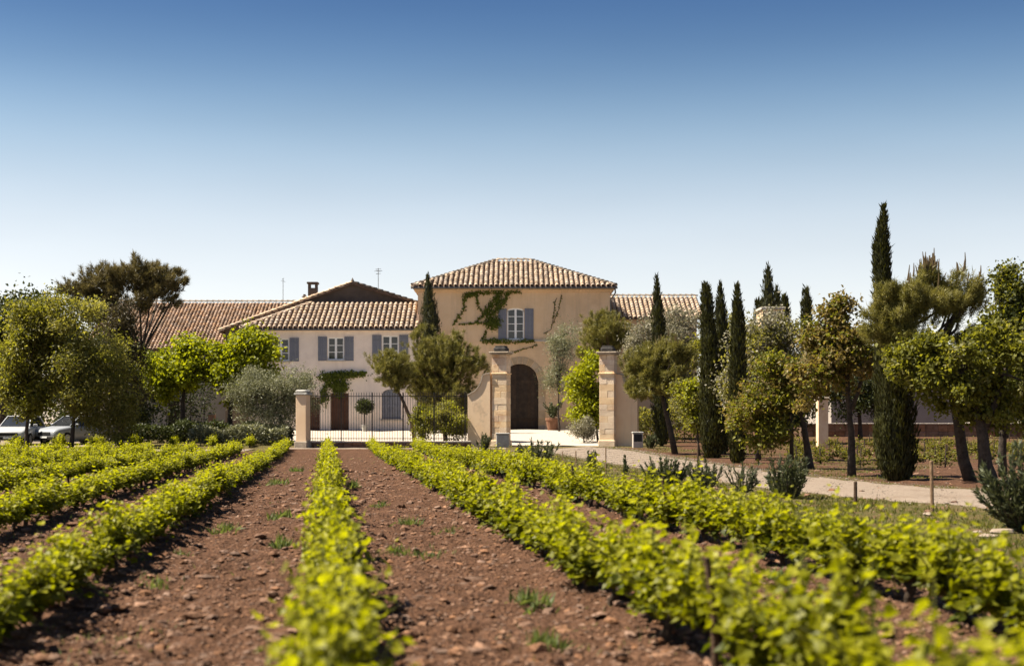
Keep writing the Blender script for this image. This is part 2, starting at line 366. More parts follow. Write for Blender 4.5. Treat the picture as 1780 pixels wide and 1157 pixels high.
lo_x = np.array([p.x for p in pl]); lo_y = np.array([p.y for p in pl])
_o = np.argsort([p.x for p in pu]); _ux = np.array([p.x for p in pu])[_o]; _uy = np.array([p.y for p in pu])[_o]
def verge_mask(x, y):
    """1 where grass grows: between the last vine row and the path, before the gate, and along the path's far side"""
    x = np.asarray(x, float); y = np.asarray(y, float)
    u = lateral(x, y)
    g = np.clip((u - 2.22) / 0.2, 0, 1)
    far = y > np.interp(x, _ux, _uy) + .9
    g = np.where(far & (x > 2.5), .12 + .5 * (vnoise(x * .5, y * .5) > .55), g)
    g = np.maximum(g, np.clip((y - 71.2) / 1.0, 0, 1) * (x < 8))
    g = np.maximum(g, np.clip((y - 66) / 1.0, 0, 1) * (u < -1.3))
    return g
def soil_h(x, y):
    """clods and hoe marks of the tilled soil"""
    g = verge_mask(x, y)
    n = (vnoise(x * 3.1, y * 3.1) - .5) * 0.06 + (vnoise(x * 7 + 31, y * 7) - .5) * 0.075 + (vnoise(x * 13, y * 13 + 9) - .5) * 0.05
    u = lateral(x, y); r = np.abs(u - np.round(u)) * ROWS
    n = n + 0.05 * np.exp(-(r / 0.3) ** 2)
    fade = np.clip((60 - y) / 25, 0.15, 1)
    return n * (1 - 0.8 * g) * fade
def ground_h(x, y): return gz(y) + soil_h(x, y)

# ------------------------------------------------------------------ ground
def grow(a, b, s0, k):
    out = [a]; s = s0
    while out[-1] < b:
        out.append(out[-1] + s); s *= k
    return out
xs = [-q for q in grow(5.5, 3000, 0.1, 1.07)][::-1] + list(np.arange(-5.43, 6.5, 0.075)) + grow(6.5, 3000, 0.1, 1.07)
ys = [-q for q in grow(-2.5, 60, 0.2, 1.25)][::-1] + list(np.arange(2.57, 15, 0.075)) + grow(15, 4000, 0.08, 1.018)
XX, YY = np.meshgrid(np.array(xs), np.array(ys))
ZZ = ground_h(XX, YY)
V = np.stack([XX, YY, ZZ], -1).reshape(-1, 3); nx = len(xs); ny = len(ys)
ii = np.arange(ny - 1)[:, None] * nx + np.arange(nx - 1)[None]
Q = np.stack([ii, ii + 1, ii + nx + 1, ii + nx], -1).reshape(-1, 4)
gm_, nt, bs = new_mat('soil_and_turf'); N = nt.nodes; L = nt.links
tc = N.new('ShaderNodeTexCoord')
n1 = N.new('ShaderNodeTexNoise'); n1.inputs['Scale'].default_value = 5; n1.inputs['Detail'].default_value = 12; n1.inputs['Roughness'].default_value = 0.75
L.new(tc.outputs['Object'], n1.inputs['Vector'])
r1 = N.new('ShaderNodeValToRGB'); r1.color_ramp.elements[0].position = .33; r1.color_ramp.elements[1].position = .68
r1.color_ramp.elements[0].color = (0.039, 0.019, 0.0105, 1); r1.color_ramp.elements[1].color = (0.16, 0.084, 0.051, 1)
L.new(n1.outputs['Fac'], r1.inputs[0])
n2 = N.new('ShaderNodeTexNoise'); n2.inputs['Scale'].default_value = 1.6; n2.inputs['Detail'].default_value = 10; n2.inputs['Roughness'].default_value = 0.7
L.new(tc.outputs['Object'], n2.inputs['Vector'])
r2 = N.new('ShaderNodeValToRGB'); r2.color_ramp.elements[0].position = .36; r2.color_ramp.elements[1].position = .66
r2.color_ramp.elements[0].color = (0.065, 0.075, 0.015, 1); r2.color_ramp.elements[1].color = (0.16, 0.105, 0.055, 1)
L.new(n2.outputs['Fac'], r2.inputs[0])
at = N.new('ShaderNodeAttribute'); at.attribute_name = 'turf'
ad = N.new('ShaderNodeMath'); ad.operation = 'MULTIPLY_ADD'; ad.inputs[1].default_value = 1.5; ad.inputs[2].default_value = -0.75
L.new(n2.outputs['Fac'], ad.inputs[0])
a2 = N.new('ShaderNodeMath'); a2.use_clamp = True; L.new(ad.outputs[0], a2.inputs[0]); L.new(at.outputs['Fac'], a2.inputs[1])
a3 = N.new('ShaderNodeMath'); a3.operation = 'MULTIPLY'; a3.use_clamp = True; L.new(a2.outputs[0], a3.inputs[0]); L.new(at.outputs['Fac'], a3.inputs[1])
mx = N.new('ShaderNodeMixRGB'); L.new(a3.outputs[0], mx.inputs[0]); L.new(r1.outputs[0], mx.inputs[1]); L.new(r2.outputs[0], mx.inputs[2])
L.new(mx.outputs[0], bs.inputs['Base Color']); bs.inputs['Roughness'].default_value = 0.95; bs.inputs['Specular IOR Level'].default_value = 0.1
n4 = N.new('ShaderNodeTexNoise'); n4.inputs['Scale'].default_value = 28; n4.inputs['Detail'].default_value = 8
L.new(tc.outputs['Object'], n4.inputs['Vector'])
bp = N.new('ShaderNodeBump'); bp.inputs['Strength'].default_value = 1.0; bp.inputs['Distance'].default_value = 0.09
L.new(n4.outputs['Fac'], bp.inputs['Height']); L.new(bp.outputs[0], bs.inputs['Normal'])
gmesh = np_mesh('ground', V, Q, mats=(gm_,), smooth=True)
ta = gmesh.attributes.new('turf', 'FLOAT', 'POINT'); ta.data.foreach_set('value', verge_mask(XX, YY).ravel().astype(np.float32))
tag(link('ground', gmesh), 'reddish brown stony vineyard soil and turf', None, None, 'structure')

def sheet(name, A, B, mat, label, n=90, m=8, lift=0.03):
    """gravel laid on the ground between two edge lines"""
    a = resample(A, n); b = resample(B, n); vs = []; fs = []
    for i in range(n):
        for j in range(m + 1):
            t = j / m; p = a[i].lerp(b[i], t)
            e = 0.18 * (vnoise(i * 0.9, j * 3.0 + 5) - .5) if j in (0, m) else 0
            p = p + (b[i] - a[i]).normalized() * float(e)
            crown = -0.05 if j in (0, m) else lift + 0.012 * math.sin(i * 1.7 + j)
            vs.append((p.x, p.y, gzf(p.y) + crown))
    for i in range(n - 1):
        for j in range(m):
            k = i * (m + 1) + j; fs.append((k, k + 1, k + m + 2, k + m + 1))
    me = MB().add(vs, fs).mesh(name, mat, True)
    return tag(link(name, me), label, None, None, 'structure')
sheet('gravel_path', pl, pu, M['gravel'], 'pale gravel path running past the cypresses to the gate')
# courtyard between gate and houses
cy = [Vector((PX(a, d), d, 0)) for a, d in ((525, 74.6), (820, 74.6), (884, 74.2), (1040, 74.2), (1060, 74.6))]
ch = [Vector((PX(a, 98.6), 98.6, 0)) for a in (440, 720, 880, 1000, 1062)]
sheet('courtyard', cy, ch, M['court'], 'bright gravel courtyard behind the gate piers', 40, 40)
sheet('farm_track', [Vector((-70, 66.2, 0)), Vector((-12.6, 66.4, 0))], [Vector((-70, 69.4, 0)), Vector((-12.4, 69.2, 0))], M['gravel'], 'pale dirt track crossing the far ends of the vine rows', 40, 6)
sheet('track_by_railing', [Vector((-11.9, 70.0, 0)), Vector((-0.3, 70.0, 0))], [Vector((-11.9, 71.1, 0)), Vector((-0.3, 71.1, 0))], M['gravel'], 'narrow pale strip in front of the railing wall', 30, 4)
sheet('parking_ground', [Vector((-60, 72.6, 0)), Vector((-21, 72.6, 0))], [Vector((-60, 84, 0)), Vector((-21, 84, 0))], M['gravel'], 'pale gravel ground under the parked cars', 30, 14)

# ------------------------------------------------------------------ roof tiles
def tile_mesh(w, ln, lift, seg=5):
    vs = []; fs = []
    for (y, r, z) in ((0, w * 0.5, lift), (ln, w * 0.40, 0.0)):
        for k in range(seg + 1):
            th = math.pi * k / seg
            vs.append((-r * math.cos(th), y, z + r * 0.85 * math.sin(th)))
    for k in range(seg): fs.append((k, k + 1, seg + 2 + k, seg + 1 + k))
    b = len(vs)                                   # a lip: the clay's thickness at the lower end
    for k in range(seg + 1):
        th = math.pi * k / seg; r = w * 0.5 - 0.025
        vs.append((-r * math.cos(th), 0, lift + r * 0.85 * math.sin(th)))
    for k in range(seg): fs.append((k + 1, k, b + k, b + k + 1))
    return vs, fs

def slope(E0, E1, R0, R1): 
    u = (E1 - E0).normalized(); n = u.cross(R0 - E0).normalized()
    if n.z < 0: n = -n
    s = n.cross(u).normalized()
    if s.z < 0: s = -s
    return u, s, n

def tile_slope(parent, E0, E1, R0, R1, sp, expo, mat, limit=300, w=None, margin=0.12):
    u, s, n = slope(E0, E1, R0, R1); H = (R0 - E0).dot(s); W = (E1 - E0).length
    l1 = (R0 - E0).dot(u); r1 = (R1 - E0).dot(u)
    mats = []
    nc = int(W / sp)
    for i in range(nc):
        x = (i + .5) * W / nc
        wob = random.uniform(-.012, .012)
        for j in range(int(H / expo) + 1):
            t = (j * expo) / H
            if t > 0.97: break
            if l1 * t + margin < x < W + (r1 - W) * t - margin:
                p = E0 + u * (x + wob + random.uniform(-.012, .012)) + s * (j * expo - 0.10 + random.uniform(-.015, .015)) + n * (0.03 + random.uniform(0, .012))
                R = Matrix((u, s, n)).transposed().to_4x4() @ Matrix.Rotation(random.uniform(-.03, .03), 4, 'Z')
                mats.append(Matrix.Translation(p) @ R)
    vs, fs = tile_mesh(w or sp * 0.80, expo * 1.22, 0.045)
    me = MB().add(vs, fs).mesh('tile', mat, True)
    for m in mats[:limit]:
        o = link('tile', me, parent); o.matrix_basis = m
    rest = mats[limit:]
    if rest: tiles_joined(parent, rest, vs, fs, mat)

def tiles_joined(parent, ms, vs, fs, mat):
    v = np.array(vs); f = np.array(fs); Vs = []; Fs = []; b = 0
    for m in ms:
        a = np.array(m); Vs.append(v @ a[:3, :3].T + a[:3, 3]); Fs.append(f + b); b += len(v)
    me = np_mesh('tiles', np.concatenate(Vs), np.concatenate(Fs), np.repeat(rng.random(len(ms)), len(f)), (mat,), smooth=True)
    o = link('tiles', me, parent); o['kind'] = 'stuff'; return o

def hip_tiles(parent, A, B, mat, step=0.42, w=0.30):
    d = (B - A); n = max(2, int(d.length / step)); s = d.normalized()
    u = s.cross(Vector((0, 0, 1))).normalized(); nn = u.cross(s)
    vs, fs = tile_mesh(w, step * 1.25, 0.05)
    me = MB().add(vs, fs).mesh('hip_tile', mat, True)
    for k in range(n):
        p = A + d * (k / n) + nn * 0.07
        o = link('hip_tile', me, parent)
        o.matrix_basis = Matrix.Translation(p) @ Matrix((u, s, nn)).transposed().to_4x4() @ Matrix.Rotation(random.uniform(-.05, .05), 4, 'Z')

def slab(pts, th):
    """thin roof slab under the tiles"""
    m = MB(); n = len(pts)
    lo = [p - Vector((0, 0, th)) for p in pts]
    fs = [tuple(range(n)), tuple(range(2 * n - 1, n - 1, -1))] + [(i, i + n, (i + 1) % n + n, (i + 1) % n) for i in range(n)]
    return m.add(list(pts) + lo, fs)

# ------------------------------------------------------------------ walls with openings
def arch_z(h, x):
    cx = (h[0] + h[1]) / 2; hw = (h[1] - h[0]) / 2; k = max(0.0, 1 - ((x - cx) / hw) ** 2)
    return h[3] - h[4] + h[4] * math.sqrt(k)

def wall(m, x0, x1, z0, z1, y0, y1, holes, rev=0.22):
    """box wall from y0 (front) back to y1 with recessed openings (x0, x1, z0, z1, arch rise)"""
    X = sorted({x0, x1, *[h[0] for h in holes], *[h[1] for h in holes]})
    Z = sorted({z0, z1, *[h[2] for h in holes], *[h[3] for h in holes]})
    for a, b in zip(X, X[1:]):
        for c, d in zip(Z, Z[1:]):
            mx_, mz_ = (a + b) / 2, (c + d) / 2
            if any(h[0] < mx_ < h[1] and h[2] < mz_ < h[3] for h in holes): continue
            m.add([(a, y0, c), (b, y0, c), (b, y0, d), (a, y0, d)], [(0, 1, 2, 3)])
    for h in holes:
        a, b, c, d, rise = h; zs = d - rise; yr = y0 + rev
        m.add([(a, y0, c), (a, yr, c), (a, yr, zs), (a, y0, zs)], [(0, 1, 2, 3)])
        m.add([(b, y0, c), (b, yr, c), (b, yr, zs), (b, y0, zs)], [(3, 2, 1, 0)])
        m.add([(a, y0, c), (b, y0, c), (b, yr, c), (a, yr, c)], [(0, 1, 2, 3)])
        if rise <= 0:
            m.add([(a, y0, d), (b, y0, d), (b, yr, d), (a, yr, d)], [(3, 2, 1, 0)])
        else:
            n = 14; A = [a + (b - a) * k / n for k in range(n + 1)]
            for p, q in zip(A, A[1:]):
                zp, zq = arch_z(h, p), arch_z(h, q)
                m.add([(p, y0, zp), (q, y0, zq), (q, y0, d), (p, y0, d)], [(0, 1, 2, 3)])
                m.add([(p, y0, zp), (q, y0, zq), (q, yr, zq), (p, yr, zp)], [(3, 2, 1, 0)])
    m.add([(x0, y0, z0), (x0, y1, z0), (x0, y1, z1), (x0, y0, z1)], [(3, 2, 1, 0)])
    m.add([(x1, y0, z0), (x1, y1, z0), (x1, y1, z1), (x1, y0, z1)], [(0, 1, 2, 3)])
    m.add([(x0, y1, z0), (x1, y1, z0), (x1, y1, z1), (x0, y1, z1)], [(3, 2, 1, 0)])
    m.add([(x0, y0, z1), (x1, y0, z1), (x1, y1, z1), (x0, y1, z1)], [(0, 1, 2, 3)])
    return m

def window(parent, h, y0, cols, rows, arch=0.0, sill=True):
    """casement: frame (part) with glazing bars and one pane per opening"""
    a, b, c, d = h; y = y0 + 0.09; t = 0.085
    m = MB(); H = (a, b, c, d, arch)
    m.box(a, a + t, y, y + .07, c, d - arch); m.box(b - t, b, y, y + .07, c, d - arch)
    m.box(a + t, b - t, y, y + .07, c, c + t)
    if arch:
        n = 10
        for k in range(n):
            p, q = a + (b - a) * k / n, a + (b - a) * (k + 1) / n
            zp, zq = arch_z(H, p), arch_z(H, q)
            m.prism([(p, zp - t * 1.3), (q, zq - t * 1.3), (q, zq), (p, zp)], y, y + .07)
    else:
        m.box(a + t, b - t, y, y + .07, d - t, d)
    fr = m.build('window', M['white'], parent)
    cx = (a + b) / 2
    if cols == 2:
        MB().box(cx - .075, cx + .075, y - .02, y + .06, c + t, d - t * (1.3 if arch else 1)).build('mullion', M['white'], fr)
    zi0, zi1 = c + t, d - t
    for i in range(cols):
        xa = a + t if i == 0 else cx + .075; xb = (cx - .075) if i == 0 and cols == 2 else b - t
        for j in range(rows):
            za = zi0 + (zi1 - zi0) * j / rows; zb = zi0 + (zi1 - zi0) * (j + 1) / rows
            if j: MB().box(xa, xb, y + .005, y + .05, za - .022, za + .022).build('glazing_bar', M['white'], fr)
            if j == rows - 1 and arch:
                g = MB(); n = 5; poly = [(xa, za), (xb, za)] + [(xb + (xa - xb) * k / n, arch_z(H, xb + (xa - xb) * k / n) - t) for k in range(n + 1)]
                g.prism(poly, y + .03, y + .04)
            else:
                g = MB().box(xa, xb, y + .03, y + .04, za, zb)
            g.build('pane', M['glass'], fr)
    if sill: MB().box(a - .1, b + .1, y0 - .10, y0 + .08, c - .10, c - .004).build('sill', M['coping'], fr)
    return fr

def shutter(parent, a, b, c, d, y0, arch=0.0, boards=4):
    """open board shutter lying against the wall"""
    o = MB().box(a + .02, b - .02, y0 - .018, y0 - .006, c + .01, d - .01).build('shutter', M['shutter'], parent)
    for z in (c + .18 * (d - c), c + .8 * (d - c)): MB().box(a + .03, b - .03, y0 - .08, y0 - .0635, z - .05, z + .05).build('batten', M['shutter'], o)
    w = (b - a) / boards; me = MB().cbox(0, w - .010, 0, .04, 0, d - c, .006).mesh('board', M['shutter'])
    for k in range(boards):
        q = link('board', me, o); q.location = (a + k * w + .004, y0 - .062, c)
    return o

def plank_door(parent, h, y, mat, leaves_=2, boards=5, panels=True):
    """arched double door: backing, upright boards, rails"""
    a, b, c, d, rise = h; n = 16
    poly = [(a, c), (b, c)] + ([(b + (a - b) * k / n, arch_z(h, b + (a - b) * k / n)) for k in range(n + 1)] if rise else [(b, d), (a, d)])
    o = MB().prism(poly, y + .06, y + .12).build('door', mat, parent)
    tot = boards * leaves_; w = (b - a) / tot
    for k in range(tot):
        p, q = a + k * w + .012, a + (k + 1) * w - .012
        if rise: pl_ = [(p, c + .02), (q, c + .02), (q, arch_z(h, q) - .04), (p, arch_z(h, p) - .04)]
        else: pl_ = [(p, c + .02), (q, c + .02), (q, d - .03), (p, d - .03)]
        if pl_[2][1] > c + .1 and pl_[3][1] > c + .1:
            MB().prism(pl_, y + .02, y + .062).build('plank', mat, o)
    zs = d - rise
    for z in ((c + .9, zs + .02) if rise else (c + .5, d - .4)):
        MB().box(a + .03, b - .03, y - .02, y + .022, z - .09, z + .09).build('rail', mat, o)
    if rise: MB().box((a + b) / 2 - .07, (a + b) / 2 + .07, y - .03, y + .024, c + .02, d - .06).build('meeting_stile', mat, o)
    return o

# ------------------------------------------------------------------ main house
D = 99.0
hx = lambda p: PX(p, D); hz = lambda p: PZ(p, D)
g0 = gzf(D) - 0.15
house = root('main_house', (hx(894), D, gzf(D)), 'tall tan rendered farmhouse block with hipped tile roof and arched brown door', 'house')
dr = (hx(872), hx(936), g0, hz(632), 1.25)
w1 = (hx(881.5), hx(911), hz(590), hz(535), 0.18)
m = MB(); wall(m, hx(727), hx(1060), g0, hz(503), D, D + 11.6, [dr, w1])
wl_o = m.build('wall', M['tan'], house)
# pilaster strip at the corner, arch surround, string course, cornice
for a_, b_ in ((1043, 1060.6), (726.4, 744)): MB().box(hx(a_), hx(b_), D - .05, D - .003, g0, hz(508)).build('corner_strip', M['tan'], house)
cxd = (dr[0] + dr[1]) / 2; hw = (dr[1] - dr[0]) / 2; zs = dr[3] - dr[4]
nb = 13; stone_ar = surf('arch_stone', (0.38, 0.29, 0.19), (0.46, 0.36, 0.25), scale=3, bump=0.3, per_piece=0.1)
for k in range(nb):
    t0, t1 = math.pi * k / nb + .012, math.pi * (k + 1) / nb - .012; P_ = []
    for (t, e) in ((t0, 0), (t1, 0), (t1, .48), (t0, .48)):
        P_.append((cxd + (hw + e) * math.cos(t), zs + (dr[4] + e) * math.sin(t)))
    MB().prism(P_[::-1], D - .035, D - .003).build('voussoir', stone_ar, house)
for k in range(7):
    for sx in (-1, 1):
        z0_, z1_ = g0 + (zs - g0) * k / 7 + .01, g0 + (zs - g0) * (k + 1) / 7 - .01
        xa, xb = (cxd + sx * hw, cxd + sx * (hw + .48)); MB().box(min(xa, xb), max(xa, xb), D - .035, D - .003, z0_, z1_).build('jamb_stone', stone_ar, house)
MB().box(hx(835), hx(962), D - .12, D - .003, hz(593.5), hz(591)).build('string_course', M['coping'], house)
for i, (z0_, z1_, e) in enumerate(((507.5, 504.6, .14), (504.5, 501.5, .27))):
    MB().box(hx(727) - e, hx(1060) + e, D - e, D + 11.6 + e, hz(z0_), hz(z1_)).build('cornice', M['tan'], house)
window(house, w1[:4], D, 2, 4, arch=0.18, sill=True)
shutter(house, hx(866), hx(881), hz(590.5), hz(536.5), D); shutter(house, hx(911.6), hx(927.5), hz(590.5), hz(536.5), D)
plank_door(house, dr, D + .2, M['door'])
# hipped roof
Ye, Yr = D - .42, D + 5.8
ze = hz(501) + 0.10; zr = PZ(453.5, Yr)
E0 = Vector((hx(717.5), Ye, ze)); E1 = Vector((hx(1069.5), Ye, ze)); B1 = Vector((E1.x, 2 * Yr - Ye, ze)); B0 = Vector((E0.x, 2 * Yr - Ye, ze))
R0 = Vector((PX(864, Yr), Yr, zr)); R1 = Vector((PX(921, Yr), Yr, zr))
m = slab([E0, E1, R1, R0], .08); m.v += []; 
for q in ([E1, B1, R1], [B1, B0, R0, R1], [B0, E0, R0]):
    s_ = slab(q, .08); m.add(s_.v, s_.f)
roof = m.build('roof', M['roof_base'], house)
tile_slope(roof, E0, E1, R0, R1, .345, .50, M['tile_grey'], 300)
tile_slope(roof, E1, B1, R1, R1 + Vector((0, .01, 0)), .345, .50, M['tile_grey'], 0)
tile_slope(roof, B0, E0, R0 + Vector((0, .01, 0)), R0, .345, .50, M['tile_grey'], 0)
for a, b in ((E0, R0), (E1, R1), (R0, R1)): hip_tiles(roof, a, b, M['hip_tile'])
m = MB(); m.tube([E0 + Vector((-.1, -.06, -.10)), E1 + Vector((.12, -.06, -.10))], .075, 8); m.build('gutter', M['zinc'], house)
MB().tube([(E1.x - .05, Ye - .06, ze - .15), (E1.x - .02, Ye, ze - .45), (hx(1061.5), D - .06, ze - .9), (hx(1061.5), D - .06, g0)], .055, 8).build('downpipe', M['zinc'], house)

# creeper on the main wall
def creeper(name, label, paths, patches, y0, mat, n_leaf=160):
    """leaves and stems lying against a wall; paths of photo points with widths"""
    allp = [PT(px, py, y0) for pth in paths for (px, py, _) in pth]
    bx_ = sum(p.x for p in allp) / len(allp)
    o = root(name, (bx_, y0, min(p.z for p in allp)), label, 'climbing plant')
    st = MB(); C = []
    for pth in paths:
        pts = [PT(px, py, y0) + Vector((0, -.035, 0)) for px, py, _ in pth]
        st.tube(pts, .018, 4)
        for (a, b, p, q) in zip(pts, pts[1:], pth, pth[1:]):
            k = int((b - a).length * n_leaf * (p[2] + q[2]) / 2 / 3) + 1
            t = rng.random(k)[:, None]
            c = np.array(a) * (1 - t) + np.array(b) * t
            wd = (p[2] * (1 - t) + q[2] * t) * y0 / F
            c = c + rng.normal(0, 1, (k, 3)) * np.concatenate([wd * .5, 0 * wd, wd * .5], 1); C.append(c)
    for (px, py, rx, rz, k) in patches:
        c = np.array(PT(px, py, y0)) + rng.normal(0, .45, (k, 3)) * np.array([rx * y0 / F, 0, rz * y0 / F]); C.append(c)
    C = np.concatenate(C); n = len(C); C[:, 1] = y0 - .04 - rng.random(n) ** 2 * .30
    A = rng.normal(0, 1, (n, 3)) * np.array([1, .4, 1]) + np.array([0, -.2, -.6]); Nn = rng.normal(0, .4, (n, 3)) + np.array([0, -1, .25])
    V_, T_, k = leaves(C, A, Nn, rng.uniform(.08, .19, n), rng.uniform(.07, .15, n), KITE)
    link('foliage', np_mesh('foliage', V_, T_, np.repeat(rng.random(n), k), (mat,)), o)
    st.build('stems', M['bark'], o, True)
creeper('creeper', 'green creeper fanning over the tan wall beside the arched upper window',
    [[(788, 563, 1.5), (806, 540, 2), (808, 515, 4), (822, 510, 5), (850, 506, 4), (905, 507, 2)], [(829, 512, 2), (831, 532, 1.5), (840, 545, 1)],
     [(868, 506, 6), (862, 522, 6), (852, 532, 6), (838, 550, 3), (826, 562, 1)], [(884, 508, 3), (878, 522, 4), (860, 540, 8)], [(797, 563, 1), (830, 561, 1.5), (850, 560, 3)],
     [(846, 575, 2), (838, 590, 2)], [(838, 592, 3), (880, 593, 4), (930, 592, 2)]],
    [(857, 562, 13, 12, 420), (852, 545, 13, 11, 110), (866, 520, 8, 14, 70), (818, 511, 12, 4, 50), (862, 593, 16, 3, 80), (918, 592, 10, 3, 30)], D, M['l_ivy'], 75)
creeper('bare_creeper', 'thin bare creeper stems curving up the tan wall beside the corner',
    [[(945, 580, .3), (958, 572, .3), (963, 545, .4), (964, 525, .3), (968, 518, .3)], [(962, 560, .4), (971, 538, .4), (976, 512, .5)], [(885, 613, .5), (910, 607, .8), (934, 599, .4)], [(960, 592, 1), (972, 586, 2), (985, 580, 1)]], [], D, M['l_ivy'], 60)

# ------------------------------------------------------------------ pink house
D2 = 97.0
x2 = lambda p: PX(p, D2); z2 = lambda p: PZ(p, D2); g2 = gzf(D2) - .15
ph = root('pink_house', (x2(580), D2, gzf(D2)), 'lower pink rendered house with grey shutters and sunlit canal tile roof', 'house')
wins = [(x2(474), x2(502.5), z2(627), z2(588)), (x2(569.5), x2(598), z2(625.5), z2(586)), (x2(664), x2(693), z2(623), z2(583))]
bdoor = (x2(575), x2(606), g2, z2(683), 0.0); gdoor = (x2(664), x2(697), z2(728), z2(676), .35)
sdoor = (x2(538), x2(556), g2, z2(690), 0.0)
m = MB(); wall(m, x2(432), x2(727.5), g2, z2(575), D2, D2 + 3.9, [(*w, 0) for w in wins] + [bdoor, gdoor, sdoor])
m.build('wall', M['pink'], ph)
MB().box(x2(430), x2(727.4), D2 - .16, D2 + 3.9, z2(575.1), z2(572.5)).build('cornice', M['pink'], ph)
for w in wins: window(ph, w, D2, 2, 3)
for a, b, t_, u_ in ((503.5, 520, 587, 628), (553, 569, 585, 627), (598.6, 615, 585, 627), (647, 663.4, 582, 624), (694, 710, 582, 624)):
    shutter(ph, x2(a), x2(b), z2(u_), z2(t_), D2)
plank_door(ph, bdoor, D2 + .15, M['door_red'], 2, 3); plank_door(ph, gdoor, D2 + .1, M['shutter'], 2, 3); plank_door(ph, sdoor, D2 + .15, M['door_red'], 1, 4)
MB().box(gdoor[0] - .1, gdoor[1] + .1, D2 - .1, D2 + .1, gdoor[2] - .12, gdoor[2] - .004).build('sill', M['coping'], ph)
Ye, Yr = D2 - .35, D2 + 3.9
ze = z2(572) + .05; zr = PZ(527.5, Yr)
E0 = Vector((x2(421), Ye, ze)); E1 = Vector((x2(729), Ye, ze)); R0 = Vector((PX(541, Yr), Yr, zr)); R1 = Vector((PX(729, Yr), Yr, zr)); B0 = Vector((E0.x, Yr, ze))
m = slab([E0, E1, R1, R0], .08); s_ = slab([B0, E0, R0], .08); m.add(s_.v, s_.f)
roof = m.build('roof', M['roof_base'], ph)
tile_slope(roof, E0, E1, R0, R1, .345, .52, M['tile'], 300)
tile_slope(roof, B0, E0, R0 + Vector((-.01, 0, 0)), R0, .345, .52, M['tile'], 0)
hip_tiles(roof, E0, R0, M['tile'], w=.26)
MB().tube([E0 + Vector((-.05, -.05, -.10)), E1 + Vector((0, -.05, -.10))], .06, 8).build('gutter', M['zinc'], ph)
MB().tube([(x2(726), D2 - .1, ze - .1), (x2(726), D2 - .1, g2)], .05, 8).build('downpipe', M['zinc'], ph)
creeper('door_creeper', 'dense green creeper draped above the brown door of the pink house',
    [[(560, 700, 2), (562, 680, 3), (575, 660, 4), (600, 650, 4), (636, 648, 3)], [(590, 690, 3), (600, 660, 4)]],
    [(595, 651, 36, 6, 700), (590, 672, 18, 14, 600), (566, 655, 14, 8, 150), (565, 690, 8, 14, 150)], D2, M['l_ivy'])

# ------------------------------------------------------------------ gabled building behind
D3 = 101.4
x3 = lambda p: PX(p, D3); z3 = lambda p: PZ(p, D3)
gb = root('gabled_house', (x3(613), D3, gzf(D3)), 'gable end darkened by weathering and painted shade rising behind the pink house roof', 'house')
ap = (x3(613), z3(495)); lf = (x3(392), z3(574)); rt = (x3(735), z3(533))
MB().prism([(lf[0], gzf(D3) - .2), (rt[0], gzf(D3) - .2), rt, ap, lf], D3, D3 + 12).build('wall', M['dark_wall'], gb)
A_ = Vector((ap[0], D3 - .2, ap[1] + .12)); A2 = A_ + Vector((0, 12.2, 0)); L_ = Vector((lf[0] - .4, D3 - .2, lf[1] - .05)); L2 = L_ + Vector((0, 12.2, 0)); R_ = Vector((rt[0] + .1, D3 - .2, rt[1] + .08)); R2 = R_ + Vector((0, 12.2, 0))
m = slab([L_, A_, A2, L2], .12); s_ = slab([A_, R_, R2, A2], .12); m.add(s_.v, s_.f)
roof = m.build('roof', M['roof_base'], gb)
tile_slope(roof, L2, L_, A2, A_, .35, .5, M['tile'], 0)
tile_slope(roof, R_, R2, A_, A2, .35, .5, M['tile'], 0)
hip_tiles(roof, L_ + Vector((0, .1, 0)), A_ + Vector((0, .1, 0)), M['tile'], w=.24); hip_tiles(roof, R_ + Vector((0, .1, 0)), A_ + Vector((0, .1, 0)), M['hip_tile'], w=.24)
MB().lathe([(.09, -.1), (.12, .08), (.06, .2), (.01, .3)], (ap[0], D3 - .1, ap[1] + .2), 8).build('finial', M['hip_tile'], gb)
# chimney with an open cap, standing on the gable roof
cx0, cx1 = x3(533.5), x3(549); zb, zt = z3(524), z3(490)
chim = MB(); cd = .65; cyy = D3 + .5
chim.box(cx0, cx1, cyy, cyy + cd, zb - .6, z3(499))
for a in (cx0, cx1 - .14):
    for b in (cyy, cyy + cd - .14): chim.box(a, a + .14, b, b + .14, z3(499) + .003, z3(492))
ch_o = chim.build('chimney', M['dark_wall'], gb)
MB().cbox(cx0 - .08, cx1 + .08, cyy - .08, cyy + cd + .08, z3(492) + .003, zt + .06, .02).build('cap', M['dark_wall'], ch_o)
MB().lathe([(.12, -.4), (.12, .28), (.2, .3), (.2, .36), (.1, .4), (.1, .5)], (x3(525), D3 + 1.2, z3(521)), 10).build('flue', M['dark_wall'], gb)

def antenna(px, top, bot, d, cross, label):
    m = MB().tube([PT(px, bot + 14, d), PT(px, top, d)], .022, 5)
    o = root('antenna', PT(px, bot + 14, d), label, 'antenna')
    m.build('mast', M['zinc'], o)
    for k, (dz, ln) in enumerate(cross):
        p = PT(px, top, d) + Vector((0, 0, -dz))
        MB().tube([p + Vector((-ln, 0, 0)), p + Vector((ln, .1, .04))], .016, 4).build('crossbar', M['zinc'], o)
    if cross:
        p = PT(px, top, d) + Vector((0, 0, -.2)); MB().tube([p + Vector((-.1, -.4, 0)), p + Vector((.1, .5, 0))], .014, 4).build('boom', M['zinc'], o)
antenna(657.5, 466, 506, 104, ((.08, .2), (.22, .28), (.42, .16)), 'thin television antenna with short crossbars above the gabled roof')
antenna(492, 484, 521, 112.5, ((0.02, .06),), 'plain thin mast on the ridge of the long barn roof')

